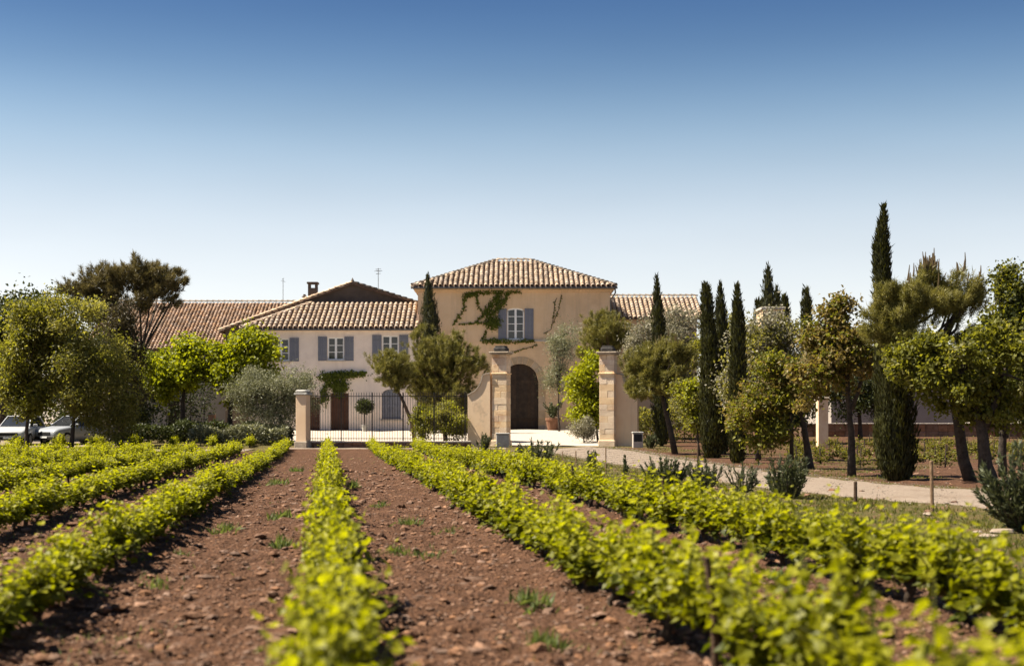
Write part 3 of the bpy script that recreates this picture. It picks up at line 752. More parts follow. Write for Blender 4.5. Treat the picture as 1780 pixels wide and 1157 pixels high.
# ------------------------------------------------------------------ long barn
D4 = 106.0
bn = root('barn', (PX(340, D4), D4, gzf(D4)), 'long low barn with broad weathered red tile roof behind the umbrella pine', 'barn')
xa, xb = PX(150, D4), PX(530, D4); ze = PZ(607, D4); Yr = D4 + 7; zr = PZ(526, Yr)
m = MB(); wall(m, xa, xb, gzf(D4) - .2, ze + .05, D4 + .3, D4 + 13.6, [(PX(290, D4), PX(310, D4), gzf(D4), PZ(660, D4), 0)])
m.build('wall', M['grey_wall'], bn)
plank_door(bn, (PX(290, D4), PX(310, D4), gzf(D4), PZ(660, D4), 0), D4 + .45, M['door'], 2, 3)
E0 = Vector((xa - .3, D4, ze)); E1 = Vector((xb + .3, D4, ze)); R0 = Vector((PX(150, Yr), Yr, zr)); R1 = Vector((PX(532, Yr), Yr, zr))
R0.x, R1.x = E0.x, E1.x
B0 = Vector((E0.x, D4 + 14, ze)); B1 = Vector((E1.x, D4 + 14, ze))
m = slab([E0, E1, R1, R0], .1); s_ = slab([B1, B0, R0, R1], .1); m.add(s_.v, s_.f)
roof = m.build('roof', M['roof_base'], bn)
tile_slope(roof, E0, E1, R0, R1, .27, .36, M['tile_barn'], 0, w=.23)
hip_tiles(roof, R0, R1, M['hip_tile'], step=.45)

# ------------------------------------------------------------------ wing on the other side
D5 = 103.0
wg = root('wing', (PX(1145, D5), D5, gzf(D5)), 'low wing with canal tile roof adjoining the tan house corner', 'house')
xa, xb = PX(1058, D5), PX(1212, D5); ze = PZ(553, D5); Yr = D5 + 4.2; zr = PZ(516, Yr)
MB().box(xa, xb, D5 + .3, D5 + 8.2, gzf(D5) - .2, ze + .04).build('wall', M['tan'], wg)
E0 = Vector((xa, D5, ze)); E1 = Vector((xb + .5, D5, ze)); R0 = Vector((xa, Yr, zr)); R1 = Vector((xb + .5, Yr, zr))
B0 = Vector((xa, D5 + 8.4, ze)); B1 = Vector((E1.x, D5 + 8.4, ze))
m = slab([E0, E1, R1, R0], .1); s_ = slab([B1, B0, R0, R1], .1); m.add(s_.v, s_.f)
roof = m.build('roof', M['roof_base'], wg)
tile_slope(roof, E0, E1, R0, R1, .345, .5, M['tile'], 300)
hip_tiles(roof, R0, R1, M['hip_tile'])

# far outbuildings glimpsed between the trees
def outbuilding(name, label, x0p, x1p, ytop, d, depth, mat, win=None):
    o = root(name, (PX((x0p + x1p) / 2, d), d, gzf(d)), label, 'building')
    xa, xb, zt = PX(x0p, d), PX(x1p, d), PZ(ytop, d); m = MB()
    wall(m, xa, xb, gzf(d) - .3, zt, d, d + depth, [w for w in (win or [])]); m.build('wall', mat, o)
    MB().cbox(xa - .15, xb + .15, d - .15, d + depth + .15, zt + .003, zt + .22, .03).build('coping', M['coping'], o)
    for w in win or []: window(o, w[:4], d, 2, 3)
    return o
d6 = 96.0
outbuilding('outbuilding', 'plain grey rendered building half hidden behind the tallest cypress', 1445, 1668, 610, d6, 9, M['grey_wall'],
            [(PX(1500, d6), PX(1520, d6), PZ(690, d6), PZ(650, d6), 0)])
outbuilding('water_tower_block', 'small square tan block showing above the oaks below three far cypresses', 1326, 1362, 538, 118, 3, M['tan'])

# ------------------------------------------------------------------ gate piers, wing walls, railing
DG = 74.0; gg = gzf(DG)
def gate_pier(px0, px1, label, d=DG):
    xa, xb = PX(px0, d), PX(px1, d); cx = (xa + xb) / 2; w = xb - xa; zt = PZ(616, d); z0 = gzf(d)
    o = root('gate_pier', (cx, d, z0), label, 'gate pier', 'tall gate piers')
    MB().cbox(cx - w / 2 - .06, cx + w / 2 + .06, d - .06, d + w + .06, z0 - .1, z0 + .32, .03).build('plinth', M['stone'], o)
    z = z0 + .323; k = 0
    while z < zt - .1:
        h = min(random.choice((.27, .31, .35)), zt - z)
        if zt - z - h < .15: h = zt - z
        if k % 2: 
            s_ = cx + w * random.uniform(-.18, .18)
            cells = [(cx - w / 2, s_ - .003), (s_ + .003, cx + w / 2)]
        else: cells = [(cx - w / 2, cx + w / 2)]
        for a, b in cells:
            e = random.uniform(0, .012)
            MB().cbox(a + e * .5, b - e * .5, d + e, d + w, z, z + h - .007, .008, .003).build('stone_block', M['stone'], o)
        z += h; k += 1
    MB().cbox(cx - w / 2 - .04, cx + w / 2 + .04, d - .04, d + w + .04, zt - 1.02, zt - .95, .015).build('moulding', M['stone'], o)
    cp = MB().cbox(cx - w / 2 - .09, cx + w / 2 + .09, d - .09, d + w + .09, zt + .003, zt + .07, .02); cp.cbox(cx - w / 2 - .14, cx + w / 2 + .14, d - .14, d + w + .14, zt + .073, zt + .15, .02)
    cp.build('cap', M['cap_stone'], o)
    fb = MB().cbox(cx - .34, cx + .34, d + w / 2 - .34, d + w / 2 + .34, zt + .153, zt + .40, .06); fb.cbox(cx - .29, cx + .29, d + w / 2 - .29, d + w / 2 + .29, zt + .403, zt + .47, .05)
    fb.build('finial', M['cap_dark'], o)
    o.rotation_euler.z = -.27
    return o
gate_pier(854.5, 881, 'tall limestone gate pier with dark finial beside the squat grey stone block')
gate_pier(1041.5, 1067.5, 'tall limestone gate pier with dark finial beside the yellow green tree')

def wing_wall(pts, label, d=DG + .25, th=.42):
    P_ = [(PX(a, d), PZ(b, d)) for a, b in pts]
    zb = gzf(d) - .1
    poly = [(P_[0][0], zb), (P_[-1][0], zb)] + P_[::-1]
    if P_[0][0] > P_[-1][0]: poly = poly[::-1]
    o = root('gate_wall', ((P_[0][0] + P_[-1][0]) / 2, d, gzf(d)), label, 'wall', 'curved walls beside the gate piers')
    MB().prism(poly, d, d + th).build('wall', M['peach'], o)
    cp = MB()
    for (a, b) in zip(P_, P_[1:]):
        q = sorted((a, b)); dx, dz = q[1][0] - q[0][0], q[1][1] - q[0][1]; l = math.hypot(dx, dz); nx_, nz_ = -dz / l * .07, dx / l * .07
        e = .003
        cp.prism([(q[0][0] + nx_ * e, q[0][1] + nz_ * e), (q[1][0] + nx_ * e, q[1][1] + nz_ * e), (q[1][0] + nx_, q[1][1] + nz_), (q[0][0] + nx_, q[0][1] + nz_)], d - .05, d + th + .05)
    cp.build('coping', M['cap_stone'], o); o.rotation_euler.z = -.27
wing_wall([(812, 687), (818, 684.5), (824, 681), (830, 676), (835, 669), (838.5, 661), (840, 653), (845, 650.5), (852.6, 650)], 'peach rendered wall with swept curved top beside the gate pier')
wing_wall([(1108, 688), (1102, 684.5), (1096, 681), (1090, 676), (1086, 669), (1083, 661), (1082, 653), (1077, 650.5), (1070.4, 650)], 'peach rendered wall half hidden behind the leaning pine at the gate')

def small_pier(px0, px1, ytop, d, label):
    xa, xb = PX(px0, d), PX(px1, d); cx = (xa + xb) / 2; w = xb - xa; z0 = gzf(d); zt = PZ(ytop, d)
    o = root('railing_pier', (cx, d, z0), label, 'pier')
    MB().cbox(xa, xb, d, d + w, z0 + .35, zt - .27, .015).build('shaft', M['peach'], o)
    MB().cbox(xa - .07, xb + .07, d - .07, d + w + .07, z0 - .1, z0 + .347, .03).build('plinth', M['cap_stone'], o)
    c = MB().cbox(xa - .08, xb + .08, d - .08, d + w + .08, zt - .267, zt - .17, .02); c.cbox(xa - .03, xb + .03, d - .03, d + w + .03, zt - .167, zt, .06)
    c.build('cap', M['stone_grey'], o); o.rotation_euler.z = -.27
small_pier(513.5, 532.5, 677, 71.3, 'short peach pier with grey stone cap at the end of the railing')

DF = 71.7
fx0, fx1 = PX(534.5, DF), PX(812, DF)
lw = root('low_stone_wall', ((fx0 + fx1) / 2, DF, gzf(DF)), 'low brown rubble wall carrying the dark iron railing', 'wall')
zt = PZ(766, DF) ; z0 = gzf(DF) - .1
MB().box(fx0, fx1 + .2, DF + .04, DF + .42, z0, zt - .09).build('core', M['mortar'], lw)
z = z0 + .05; k = 0
while z < zt - .14:
    h = min(.20, zt - .095 - z); x = fx0
    while x < fx1 + .15:
        w = random.uniform(.25, .5); w = min(w, fx1 + .2 - x)
        if w > .08: MB().cbox(x + .01, x + w - .01, DF + random.uniform(-.01, .025), DF + .3, z + .008, z + h - .008, .022, .012).build('stone', M['rubble'], lw)
        x += w
    z += h; k += 1
x = fx0
while x < fx1 + .15:
    w = min(random.uniform(.7, 1.0), fx1 + .2 - x)
    MB().cbox(x + .004, x + w - .004, DF - .03, DF + .46, zt - .087, zt, .015, .003).build('coping_stone', M['coping'], lw); x += w
rl = root('iron_railing', ((fx0 + fx1) / 2, DF + .2, zt), 'dark iron railing of thin upright bars between short pier and peach wall', 'railing')
ztop = PZ(683, DF)
nbar = 62
bar = MB().tube([(0, 0, 0), (0, 0, ztop - zt - .1), (0, 0, ztop - zt - .02), (0, 0, ztop - zt + .07)], [.011, .011, .016, .002], 5).mesh('bar', M['iron'])
for k in range(nbar):
    o = link('bar', bar, rl); o.matrix_basis = Matrix.Translation((fx0 + .1 + (fx1 - fx0 - .12) * k / (nbar - 1), DF + .2, zt))
for z in (zt + .12, ztop - .15): MB().box(fx0, fx1, DF + .18, DF + .22, z - .018, z + .018).build('rail', M['iron'], rl)
for k in range(6):
    x = fx0 + .1 + (fx1 - fx0 - .2) * k / 5; MB().box(x - .025, x + .025, DF + .225, DF + .275, zt, ztop + .04).build('post', M['iron'], rl)

def post_box(px0, px1, y0p, d, label, mats, dark_top):
    xa, xb = PX(px0, d), PX(px1, d); z0 = gzf(d); zt = PZ(y0p, d); w = xb - xa
    o = root('gate_box', ((xa + xb) / 2, d, z0), label, 'post')
    MB().cbox(xa, xb, d, d + w * .8, z0 - .1, zt - .09, .03).build('body', mats, o)
    MB().cbox(xa - .03, xb + .03, d - .03, d + w * .8 + .03, zt - .087, zt, .025).build('cap', M['stone_grey'], o)
    if dark_top: MB().box(xa + .06, xb - .06, d - .012, d - .002, zt - .5, zt - .12).build('panel', M['plastic'], o)
    else: MB().box(xa + .07, xb - .07, d - .012, d - .002, z0 + .15, zt - .22).build('panel', M['stone_grey'], o)
post_box(862.5, 885, 752, 72.4, 'squat grey stone block at the foot of the gate pier', M['stone_grey'], False)
post_box(1100, 1118, 750, 72.0, 'small pale gate box with dark front panel on the grass', M['coping'], True)

# far low wall behind the second vineyard, and its pale post
dw = 88.0
fw = root('field_wall', (PX(1600, dw), dw, gzf(dw)), 'long low red brown wall with pale top behind the second vineyard', 'wall')
xa, xb = PX(1392, dw), PX(1990, dw); zt = PZ(735, dw); z0 = gzf(dw) - .2
MB().box(xa, xb, dw + .03, dw + .4, z0, zt - .08).build('core', M['mortar'], fw)
x = xa
while x < xb:
    w = random.uniform(.5, .9)
    for (za, zb_) in ((z0 + .1, (z0 + zt) / 2), ((z0 + zt) / 2 + .01, zt - .085)): MB().cbox(x + .01, x + w - .01, dw + random.uniform(-.01, .02), dw + .3, za, zb_, .025, .015).build('stone', M['rubble'], fw)
    MB().cbox(x + .004, x + w - .004, dw - .05, dw + .45, zt - .08, zt, .015).build('coping_stone', M['coping'], fw); x += w
dp = 72.0
po = root('field_pier', (PX(1431, dp), dp, gzf(dp)), 'pale stone post standing among the trees of the second vineyard', 'pier')
MB().cbox(PX(1422, dp), PX(1440, dp), dp, dp + .5, gzf(dp) - .1, PZ(694, dp), .03).build('shaft', M['stone'], po)
MB().cbox(PX(1420, dp), PX(1442, dp), dp - .06, dp + .56, PZ(694, dp) + .003, PZ(690, dp), .03).build('cap', M['cap_stone'], po)
dp = 81.0
po = root('brick_column', (PX(367, dp), dp, gzf(dp)), 'slim orange brick column under the yellow green plane trees', 'column')
for k in range(9):
    za = gzf(dp) + k * .17; MB().cbox(PX(362, dp), PX(372.5, dp), dp, dp + .34, za, za + .16, .012, .003).build('brick_course', M['brick_col'], po)
MB().cbox(PX(360.5, dp), PX(374, dp), dp - .05, dp + .39, gzf(dp) + 1.53, gzf(dp) + 1.6, .015).build('cap', M['cap_stone'], po)

# pots by the houses
def pot(px, ytop, w_px, d, zbase, label, leaf, n, hgt, ball=False):
    c = (PX(px, d), d, zbase); r = w_px / 2 * d / F; h = PZ(ytop, d) - zbase
    o = root('potted_plant', c, label, 'potted plant')
    MB().lathe([(r * .68, 0), (r * .95, h * .8), (r * 1.02, h * .82), (r * 1.02, h), (r * .88, h), (r * .85, h * .9)], c, 18).build('pot', M['terracotta'] if not ball else M['stone_grey'], o, False)
    if ball:
        MB().tube([(c[0], c[1], c[2] + h * .9), (c[0], c[1], c[2] + h + hgt)], .03, 6).build('stem', M['bark'], o)
        ctr = np.array([c[0], c[1], c[2] + h + hgt]); dirs = unit(rng.normal(0, 1, (n, 3))); C = ctr + dirs * rng.uniform(.05, .58, (n, 1)) * np.array([1.1, 1.1, .86])
        A = dirs + rng.normal(0, .7, (n, 3))
    else:
        st = MB(); C = []; A = []
        for k in range(14):
            th = random.uniform(0, 6.28); l = random.uniform(.6, 1) * hgt; sp = random.uniform(.1, .55) * hgt
            p0 = Vector((c[0], c[1], c[2] + h * .9)); p1 = p0 + Vector((math.cos(th) * sp, math.sin(th) * sp, l)); st.tube([p0, p0.lerp(p1, .5) + Vector((0, 0, .1)), p1], .012, 4)
            t = rng.random((n // 14, 1)) * .8 + .2; C.append(np.array(p0) * (1 - t) + np.array(p1) * t + rng.normal(0, .05, (n // 14, 3))); A.append(np.tile(np.array(p1 - p0), (n // 14, 1)) + rng.normal(0, .8, (n // 14, 3)))
        C = np.concatenate(C); A = np.concatenate(A); st.build('stems', M['bark'], o)
    k0 = len(C); V_, T_, k = leaves(C, A, rng.normal(0, 1, (k0, 3)), rng.uniform(.1, .2, k0), rng.uniform(.05, .09, k0), KITE)
    link('foliage', np_mesh('foliage', V_, T_, np.repeat(rng.random(k0), k), (leaf,)), o)
pot(961, 726, 26, 97.4, gzf(97.4), 'leafy shrub in a terracotta pot beside the arched door', M['l_rosemary'], 1400, 1.15)
pot(634, 738, 12, 95.8, gzf(95.8), 'clipped ball tree on a thin stem in a grey pot before the pink house', M['l_dark'], 2200, 1.25, True)

# ------------------------------------------------------------------ trees
def branch_paths(start, tips, rad0, seg=5, sag=.15):
    m = MB()
    for s_, t_ in zip(start, tips):
        d = t_ - s_; l = d.length
        mid1 = s_ + d * .35 + Vector((random.gauss(0, .06) * l, random.gauss(0, .06) * l, sag * l * .5)); mid2 = s_ + d * .7 + Vector((random.gauss(0, .05) * l, random.gauss(0, .05) * l, sag * l * .4))
        m.tube([s_, mid1, mid2, t_], [rad0, rad0 * .7, rad0 * .45, rad0 * .15], seg, False)
    return m

def crown_points(lobes, n, p=.5, flat=0.0, sub_r=(.14, .40)):
    """clump centres spread through uneven lobes, denser towards the outside"""
    ws = np.array([l[1][0] * l[1][2] for l in lobes]); ws = ws / ws.sum(); out = []
    for (c, r), w in zip(lobes, ws):
        k = max(6, int(n * w)); nb = max(7, min(34, k // 5)); r = np.array(r)
        dv = unit(rng.normal(0, 1, (nb, 3)))
        if flat: dv[:, 2] = np.where(dv[:, 2] < -flat, -dv[:, 2], dv[:, 2])
        sub = np.array(c) + dv * rng.uniform(.35, 1.02, (nb, 1)) * r; sr = rng.uniform(*sub_r, (nb, 1))
        pick = rng.integers(0, nb, k); q = unit(rng.normal(0, 1, (k, 3))) * rng.random((k, 1)) ** p
        pts = sub[pick] + q * sr[pick] * r.mean() * np.array([1, 1, .8])
        inner = rng.random(k) < .16
        pts[inner] = np.array(c) + unit(rng.normal(0, 1, (inner.sum(), 3))) * rng.random((inner.sum(), 1)) ** .4 * r * .8
        out.append(pts)
    return np.concatenate(out)

def px_lobes(boxes, d, dep=.9, dy=0.0):
    L_ = []
    for b in boxes:
        x0, y0, x1, y1 = b[:4]; off = b[4] if len(b) > 4 else 0
        dd = d + off; rx = (x1 - x0) / 2 * dd / F; rz = (y1 - y0) / 2 * dd / F
        ry = rx * dep if rx < 3.2 else 3.2 * dep; c = np.array((PX((x0 + x1) / 2, dd), dd, PZ((y0 + y1) / 2, dd)))
        L_.append((tuple(c), (rx, ry, rz)))
        for _ in range(3):                                # smaller boughs pushing out of the main mass
            v = unit(rng.normal(0, 1, (1, 3)))[0]; v[2] = abs(v[2]) * (1 if rng.random() < .7 else -1); k_ = rng.uniform(.28, .46)
            L_.append((tuple(c + v * np.array((rx, ry, rz)) * rng.uniform(.8, 1.0)), (rx * k_, ry * k_, rz * k_)))
    return L_

def broadleaf(name, label, cat, d, boxes, trunk, leaf, n_clump=90, per=45, clump=.34, L_=.17, W_=.11, group=None, bark='bark', tr=.12, p=.45, n_br=26, up=.3, dep=.9, limbs=None, base_z=None, extra=None):
    """trunk: photo points from the foot upwards"""
    z0 = gzf(d) if base_z is None else base_z
    pts = [PT(a, b, d) for a, b in trunk]; pts[0].z = z0 - .08
    o = root(name, (pts[0].x, d, z0), label, cat, group)
    lob = px_lobes(boxes, d, dep)
    n_clump = int(n_clump * 2.3); per = int(per * 1.12)
    cc = crown_points(lob, n_clump, p)
    n = len(cc) * per
    C = np.repeat(cc, per, 0) + rng.normal(0, 1, (n, 3)) * np.repeat(rng.uniform(.5, 1.15, (len(cc), 1)), per, 0) * clump * np.array([1, 1, .75])
    C[:, 2] = np.maximum(C[:, 2], z0 + .05)
    Nn = rng.normal(0, 1, (n, 3)) + np.array([0, 0, up * 2]); A = rng.normal(0, 1, (n, 3)) + np.array([0, 0, -.2])
    sz = rng.uniform(.65, 1.25, n)
    V_, T_, k = leaves(C, A, Nn, L_ * sz, W_ * sz, KITE)
    tone = np.repeat(rng.random(len(cc)), per) * .45 + rng.random(n) * .55
    if extra is None:
        link('crown', np_mesh('crown', V_, T_, np.repeat(tone, k), (leaf,)), o)
    else:
        sel = np.repeat((np.repeat(rng.random(len(cc)), per) + rng.normal(0, .04, n) < extra[1]).astype(int), k)
        link('crown', np_mesh('crown', V_, T_, np.repeat(tone, k), (leaf, extra[0]), sel), o)
    tb = MB(); rr = [tr * (1 - .55 * i / max(1, len(pts) - 1)) for i in range(len(pts))]; rr[0] *= 1.25
    fine = [pts[0]]; fr = [rr[0]]
    for a, b, ra, rb in zip(pts, pts[1:], rr, rr[1:]):
        for t in (.33, .66, 1): fine.append(a.lerp(b, t) + (Vector((random.gauss(0, .015), random.gauss(0, .015), 0)) if t < 1 else Vector())); fr.append(ra + (rb - ra) * t)
    tb.tube(fine, fr, 9)
    for lm in limbs or []: tb.tube([PT(a, b, d + (q[0] if q else 0)) for a, b, *q in lm], [tr * .6 * (1 - .5 * i / len(lm)) for i in range(len(lm))], 7)
    tb.build('trunk', M[bark], o, True)
    tips = [Vector(cc[i]) for i in rng.choice(len(cc), min(n_br, len(cc)), replace=False)]
    st = [pts[-1].lerp(pts[-2], random.uniform(0, .5)) for _ in tips]
    branch_paths(st, tips, tr * .4).build('branches', M[bark], o, True)
    return o

def pine(name, label, d, boxes, trunk, n_tuft=330, per=34, needle=.20, leaf='l_pine', tr=.14, candles=0, group=None, flat=.25, n_br=60, p=.28, bark='bark_red', w=.022, limbs=None, base_z=None, cat='pine tree'):
    z0 = gzf(d) if base_z is None else base_z
    pts = [PT(a, b, d) for a, b in trunk]; pts[0].z = z0 - .08
    o = root(name, (pts[0].x, d, z0), label, cat, group)
    lob = px_lobes(boxes, d)
    n_tuft = int(n_tuft * 2.5); per = int(per * 1.25)
    cc = crown_points(lob, n_tuft, max(p, .42), flat, (.22, .55)); n = len(cc) * per
    ctr = np.array([np.mean([l[0][0] for l in lob]), d, np.mean([l[0][2] for l in lob]) - .5])
    outw = unit(cc - ctr); ax = unit(outw * .6 + np.array([0, 0, .8]))
    A = np.repeat(ax, per, 0) * .75 + rng.normal(0, .62, (n, 3)); back = rng.random((n, 1)) * .22
    C = np.repeat(cc, per, 0) - np.repeat(ax, per, 0) * back + rng.normal(0, .03, (n, 3))
    V_, T_, k = leaves(C, A, rng.normal(0, 1, (n, 3)), needle * rng.uniform(.7, 1.25, n), w * rng.uniform(.8, 1.3, n), BLADE)
    tone = np.repeat(rng.random(len(cc)), per) * .5 + rng.random(n) * .5
    geo_ = [(V_, T_, np.repeat(tone, k))]
    link('crown', np_mesh('crown', V_, T_, np.repeat(tone, k), (M[leaf],)), o)
    if candles:
        top = cc[np.argsort(-cc[:, 2] + rng.normal(0, .1, len(cc)))[:candles * 2]]; top = top[rng.choice(len(top), candles, replace=False)]
        cm = MB().tube([(0, 0, 0), (.006, 0, .15), (0, .004, .30)], [.022, .018, .008], 5).mesh('candle', M['l_candle'])
        for c in top:
            q = link('candle', cm, o); q.matrix_basis = Matrix.Translation(Vector(c)) @ Matrix.Rotation(random.gauss(0, .12), 4, 'Y') @ Matrix.Diagonal((1, 1, random.uniform(.7, 1.4), 1))
    tb = MB(); rr = [tr * (1 - .5 * i / max(1, len(pts) - 1)) for i in range(len(pts))]
    tb.tube(pts, rr, 9)
    for lm in limbs or []: tb.tube([PT(a, b, d + (q[0] if q else 0)) for a, b, *q in lm], [tr * .6 * (1 - .6 * i / len(lm)) for i in range(len(lm))], 7)
    tb.build('trunk', M[bark], o, True)
    tips = [Vector(cc[i]) for i in rng.choice(len(cc), min(n_br, len(cc)), replace=False)]
    forks = [pts[-1]] + [PT(lm[-1][0], lm[-1][1], d + (lm[-1][2] if len(lm[-1]) > 2 else 0)) for lm in limbs or []]
    st = [min(forks, key=lambda q: (q - t).length + random.uniform(0, .4)) for t in tips]
    branch_paths(st, tips, tr * .3, 5, -.05).build('branches', M[bark], o, True)
    return o

def cypress(label, d, prof, n=5200, base_z=None, group='cypresses', sz=.15):
    """prof: photo rows from the foot up as (px centre, py, half width)"""
    z0 = gzf(d) if base_z is None else base_z
    pc = [(PX(a, d), PZ(b, d), w * d / F) for a, b, w in prof]
    o = root('cypress', (pc[0][0], d, z0), label, 'cypress', group)
    Z = np.array([q[1] for q in pc]); Xc = np.array([q[0] for q in pc]); R = np.array([q[2] for q in pc])
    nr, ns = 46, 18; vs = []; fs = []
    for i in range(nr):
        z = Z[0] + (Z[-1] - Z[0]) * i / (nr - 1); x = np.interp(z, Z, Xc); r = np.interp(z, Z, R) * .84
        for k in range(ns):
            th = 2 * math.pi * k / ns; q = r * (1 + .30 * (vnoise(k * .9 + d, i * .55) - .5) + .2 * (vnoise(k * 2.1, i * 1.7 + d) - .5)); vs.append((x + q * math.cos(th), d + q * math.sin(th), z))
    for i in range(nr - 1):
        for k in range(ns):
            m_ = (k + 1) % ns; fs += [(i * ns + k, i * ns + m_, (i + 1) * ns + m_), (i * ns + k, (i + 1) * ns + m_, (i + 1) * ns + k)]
    wz = np.interp(np.linspace(Z[0], Z[-1], 400), Z, R) + .02; cdf = np.cumsum(wz) / wz.sum()
    z = np.interp(rng.random(n), cdf, np.linspace(Z[0], Z[-1], 400)); th = rng.random(n) * 2 * math.pi
    r = np.interp(z, Z, R); lump = .82 + .40 * vnoise(th * 2.2 + d, z * 1.7) 
    q = r * lump * rng.uniform(.80, 1.12, n)
    C = np.stack([np.interp(z, Z, Xc) + q * np.cos(th), d + q * np.sin(th), z - .05], 1)
    out = np.stack([np.cos(th), np.sin(th), 0 * th], 1)
    A = out * .22 + np.array([0, 0, 1]) + rng.normal(0, .22, (n, 3)); Nn = out + rng.normal(0, .5, (n, 3))
    V_, T_, k = leaves(C, A, Nn, sz * 1.5 * rng.uniform(.7, 1.3, n), sz * .38 * rng.uniform(.7, 1.3, n), KITE)
    Vv = np.concatenate([np.array(vs), V_]); Tt = np.concatenate([np.array(fs), T_ + len(vs)])
    rn = np.concatenate([np.full(len(fs), .1), np.repeat(np.clip(rng.random(n) * .6 + (lump - .86), 0, 1), k)])  # added core toned dark as shaded inside; leaves in hollows darker too
    link('crown', np_mesh('crown', Vv, Tt, rn, (M['l_cypress'],)), o)
    MB().tube([(pc[0][0], d, z0 - .1), (pc[0][0], d, pc[0][1] + .5)], [.12, .10], 8).build('trunk', M['bark'], o, True)

# --- left side
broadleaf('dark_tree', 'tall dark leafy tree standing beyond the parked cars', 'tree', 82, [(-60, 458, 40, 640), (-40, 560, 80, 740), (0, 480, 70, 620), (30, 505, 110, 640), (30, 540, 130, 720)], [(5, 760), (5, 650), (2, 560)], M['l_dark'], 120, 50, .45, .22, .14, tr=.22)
broadleaf('broad_green_tree', 'green leafy tree overhanging the pale car that faces the vineyard', 'tree', 70.5, [(-20, 560, 95, 700), (5, 520, 100, 640), (-10, 640, 90, 722), (-20, 660, 100, 722)], [(46, 780), (48, 730), (45, 650)], M['l_green'], 120, 50, .36, .18, .11, tr=.10, extra=(M['l_light'], .35))
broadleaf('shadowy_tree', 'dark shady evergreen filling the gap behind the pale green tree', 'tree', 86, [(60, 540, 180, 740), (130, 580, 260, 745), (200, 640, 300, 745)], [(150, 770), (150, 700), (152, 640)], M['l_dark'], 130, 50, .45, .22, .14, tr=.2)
broadleaf('pale_green_tree', 'large pale olive green tree beside the dark brown conifer', 'tree', 70.8, [(70, 505, 200, 640), (60, 570, 225, 700), (95, 640, 215, 725), (25, 520, 120, 640), (80, 660, 235, 726), (165, 700, 235, 766)], [(124, 780), (128, 730), (135, 640)], M['l_light'], 200, 55, .38, .17, .085, tr=.11, extra=(M['l_green'], .25))
broadleaf('brown_conifer', 'dark brown feathery conifer between pale green tree and plane trees', 'tree', 75, [(185, 545, 240, 700), (170, 620, 250, 760), (195, 520, 232, 600)], [(210, 778), (210, 700), (212, 560)], M['l_brown'], 170, 55, .30, .17, .05, tr=.12, up=0)
pine('umbrella_pine', 'big spreading umbrella pine with dark crown and bare branches before the barn', 90, [(98, 472, 180, 560), (140, 452, 240, 540), (200, 450, 290, 530), (245, 462, 324, 530), (130, 490, 240, 600), (180, 455, 310, 500), (225, 480, 318, 555)], [(236, 770), (240, 690), (248, 630), (246, 600)], 900, 30, .30, 'l_pine_d', .12, flat=.05, n_br=260, p=.5, bark='bark', w=.03,
     limbs=[[(247, 620), (264, 575), (286, 535)], [(248, 610), (284, 550), (306, 508)], [(245, 605), (222, 555), (205, 520)], [(243, 620), (200, 570), (155, 530)], [(246, 600), (244, 550), (240, 515)], [(247, 605, .0), (268, 545, 2), (276, 505, 3)], [(246, 610), (256, 560), (262, 520)], [(244, 615), (180, 560), (125, 525)]])
broadleaf('plane_tree', 'low spreading yellow green plane tree in front of the barn wall', 'tree', 81, [(232, 604, 320, 668), (280, 592, 380, 660), (345, 598, 440, 680), (250, 640, 345, 700), (370, 610, 470, 690)], [(318, 770), (318, 700), (322, 650)], M['l_plane'], 120, 52, .33, .22, .17, tr=.16, p=.6)
broadleaf('plane_tree', 'upright yellow green plane tree shading the pink house corner', 'tree', 80, [(402, 568, 474, 640), (385, 592, 478, 665), (366, 615, 450, 704)], [(400, 770), (400, 715), (408, 660)], M['l_plane'], 95, 52, .31, .22, .17, tr=.17, p=.6)
broadleaf('olive_tree', 'rounded grey green olive tree beside the short railing pier', 'olive tree', 77.5, [(420, 632, 535, 715), (395, 655, 470, 740), (480, 645, 558, 725), (420, 690, 530, 752)], [(492, 775), (490, 735), (478, 695)], M['l_olive'], 190, 60, .30, .15, .04, tr=.13, p=.5)
# --- behind the railing
pine('leaning_pine', 'small leaning pine with round olive crown in front of the pink house', 78, [(643, 602, 712, 672), (655, 640, 720, 690)], [(722, 778), (716, 735), (702, 700), (688, 672)], 260, 36, .20, tr=.13, p=.4)
pine('bushy_pine', 'broad bushy pine with yellowish crown behind the railing', 80, [(705, 566, 800, 660), (745, 578, 838, 690), (722, 640, 850, 740), (708, 610, 775, 710)], [(775, 778), (772, 735), (768, 690)], 720, 40, .22, tr=.15, p=.5, flat=0)
broadleaf('round_shrub', 'dense light green rounded shrub against the peach gate wall', 'shrub', 75.2, [(738, 706, 812, 764), (750, 704, 800, 740), (770, 718, 815, 768)], [(776, 775), (776, 750)], M['l_light'], 90, 50, .22, .13, .07, tr=.05, p=.7, extra=(M['l_bright'], .2))
broadleaf('dark_shrub', 'small dark green shrub at the foot of the leaning pine', 'shrub', 76, [(720, 705, 748, 765), (722, 715, 740, 745)], [(734, 775), (734, 745)], M['l_green'], 30, 45, .2, .13, .07, tr=.04, p=.7)
cypress('slim dark cypress in front of the join between pink and tan houses', 93, [(745, 720, 15), (746, 600, 16), (748, 555, 15), (746, 530, 11), (744, 500, 6), (744, 475, 1)], 3600)
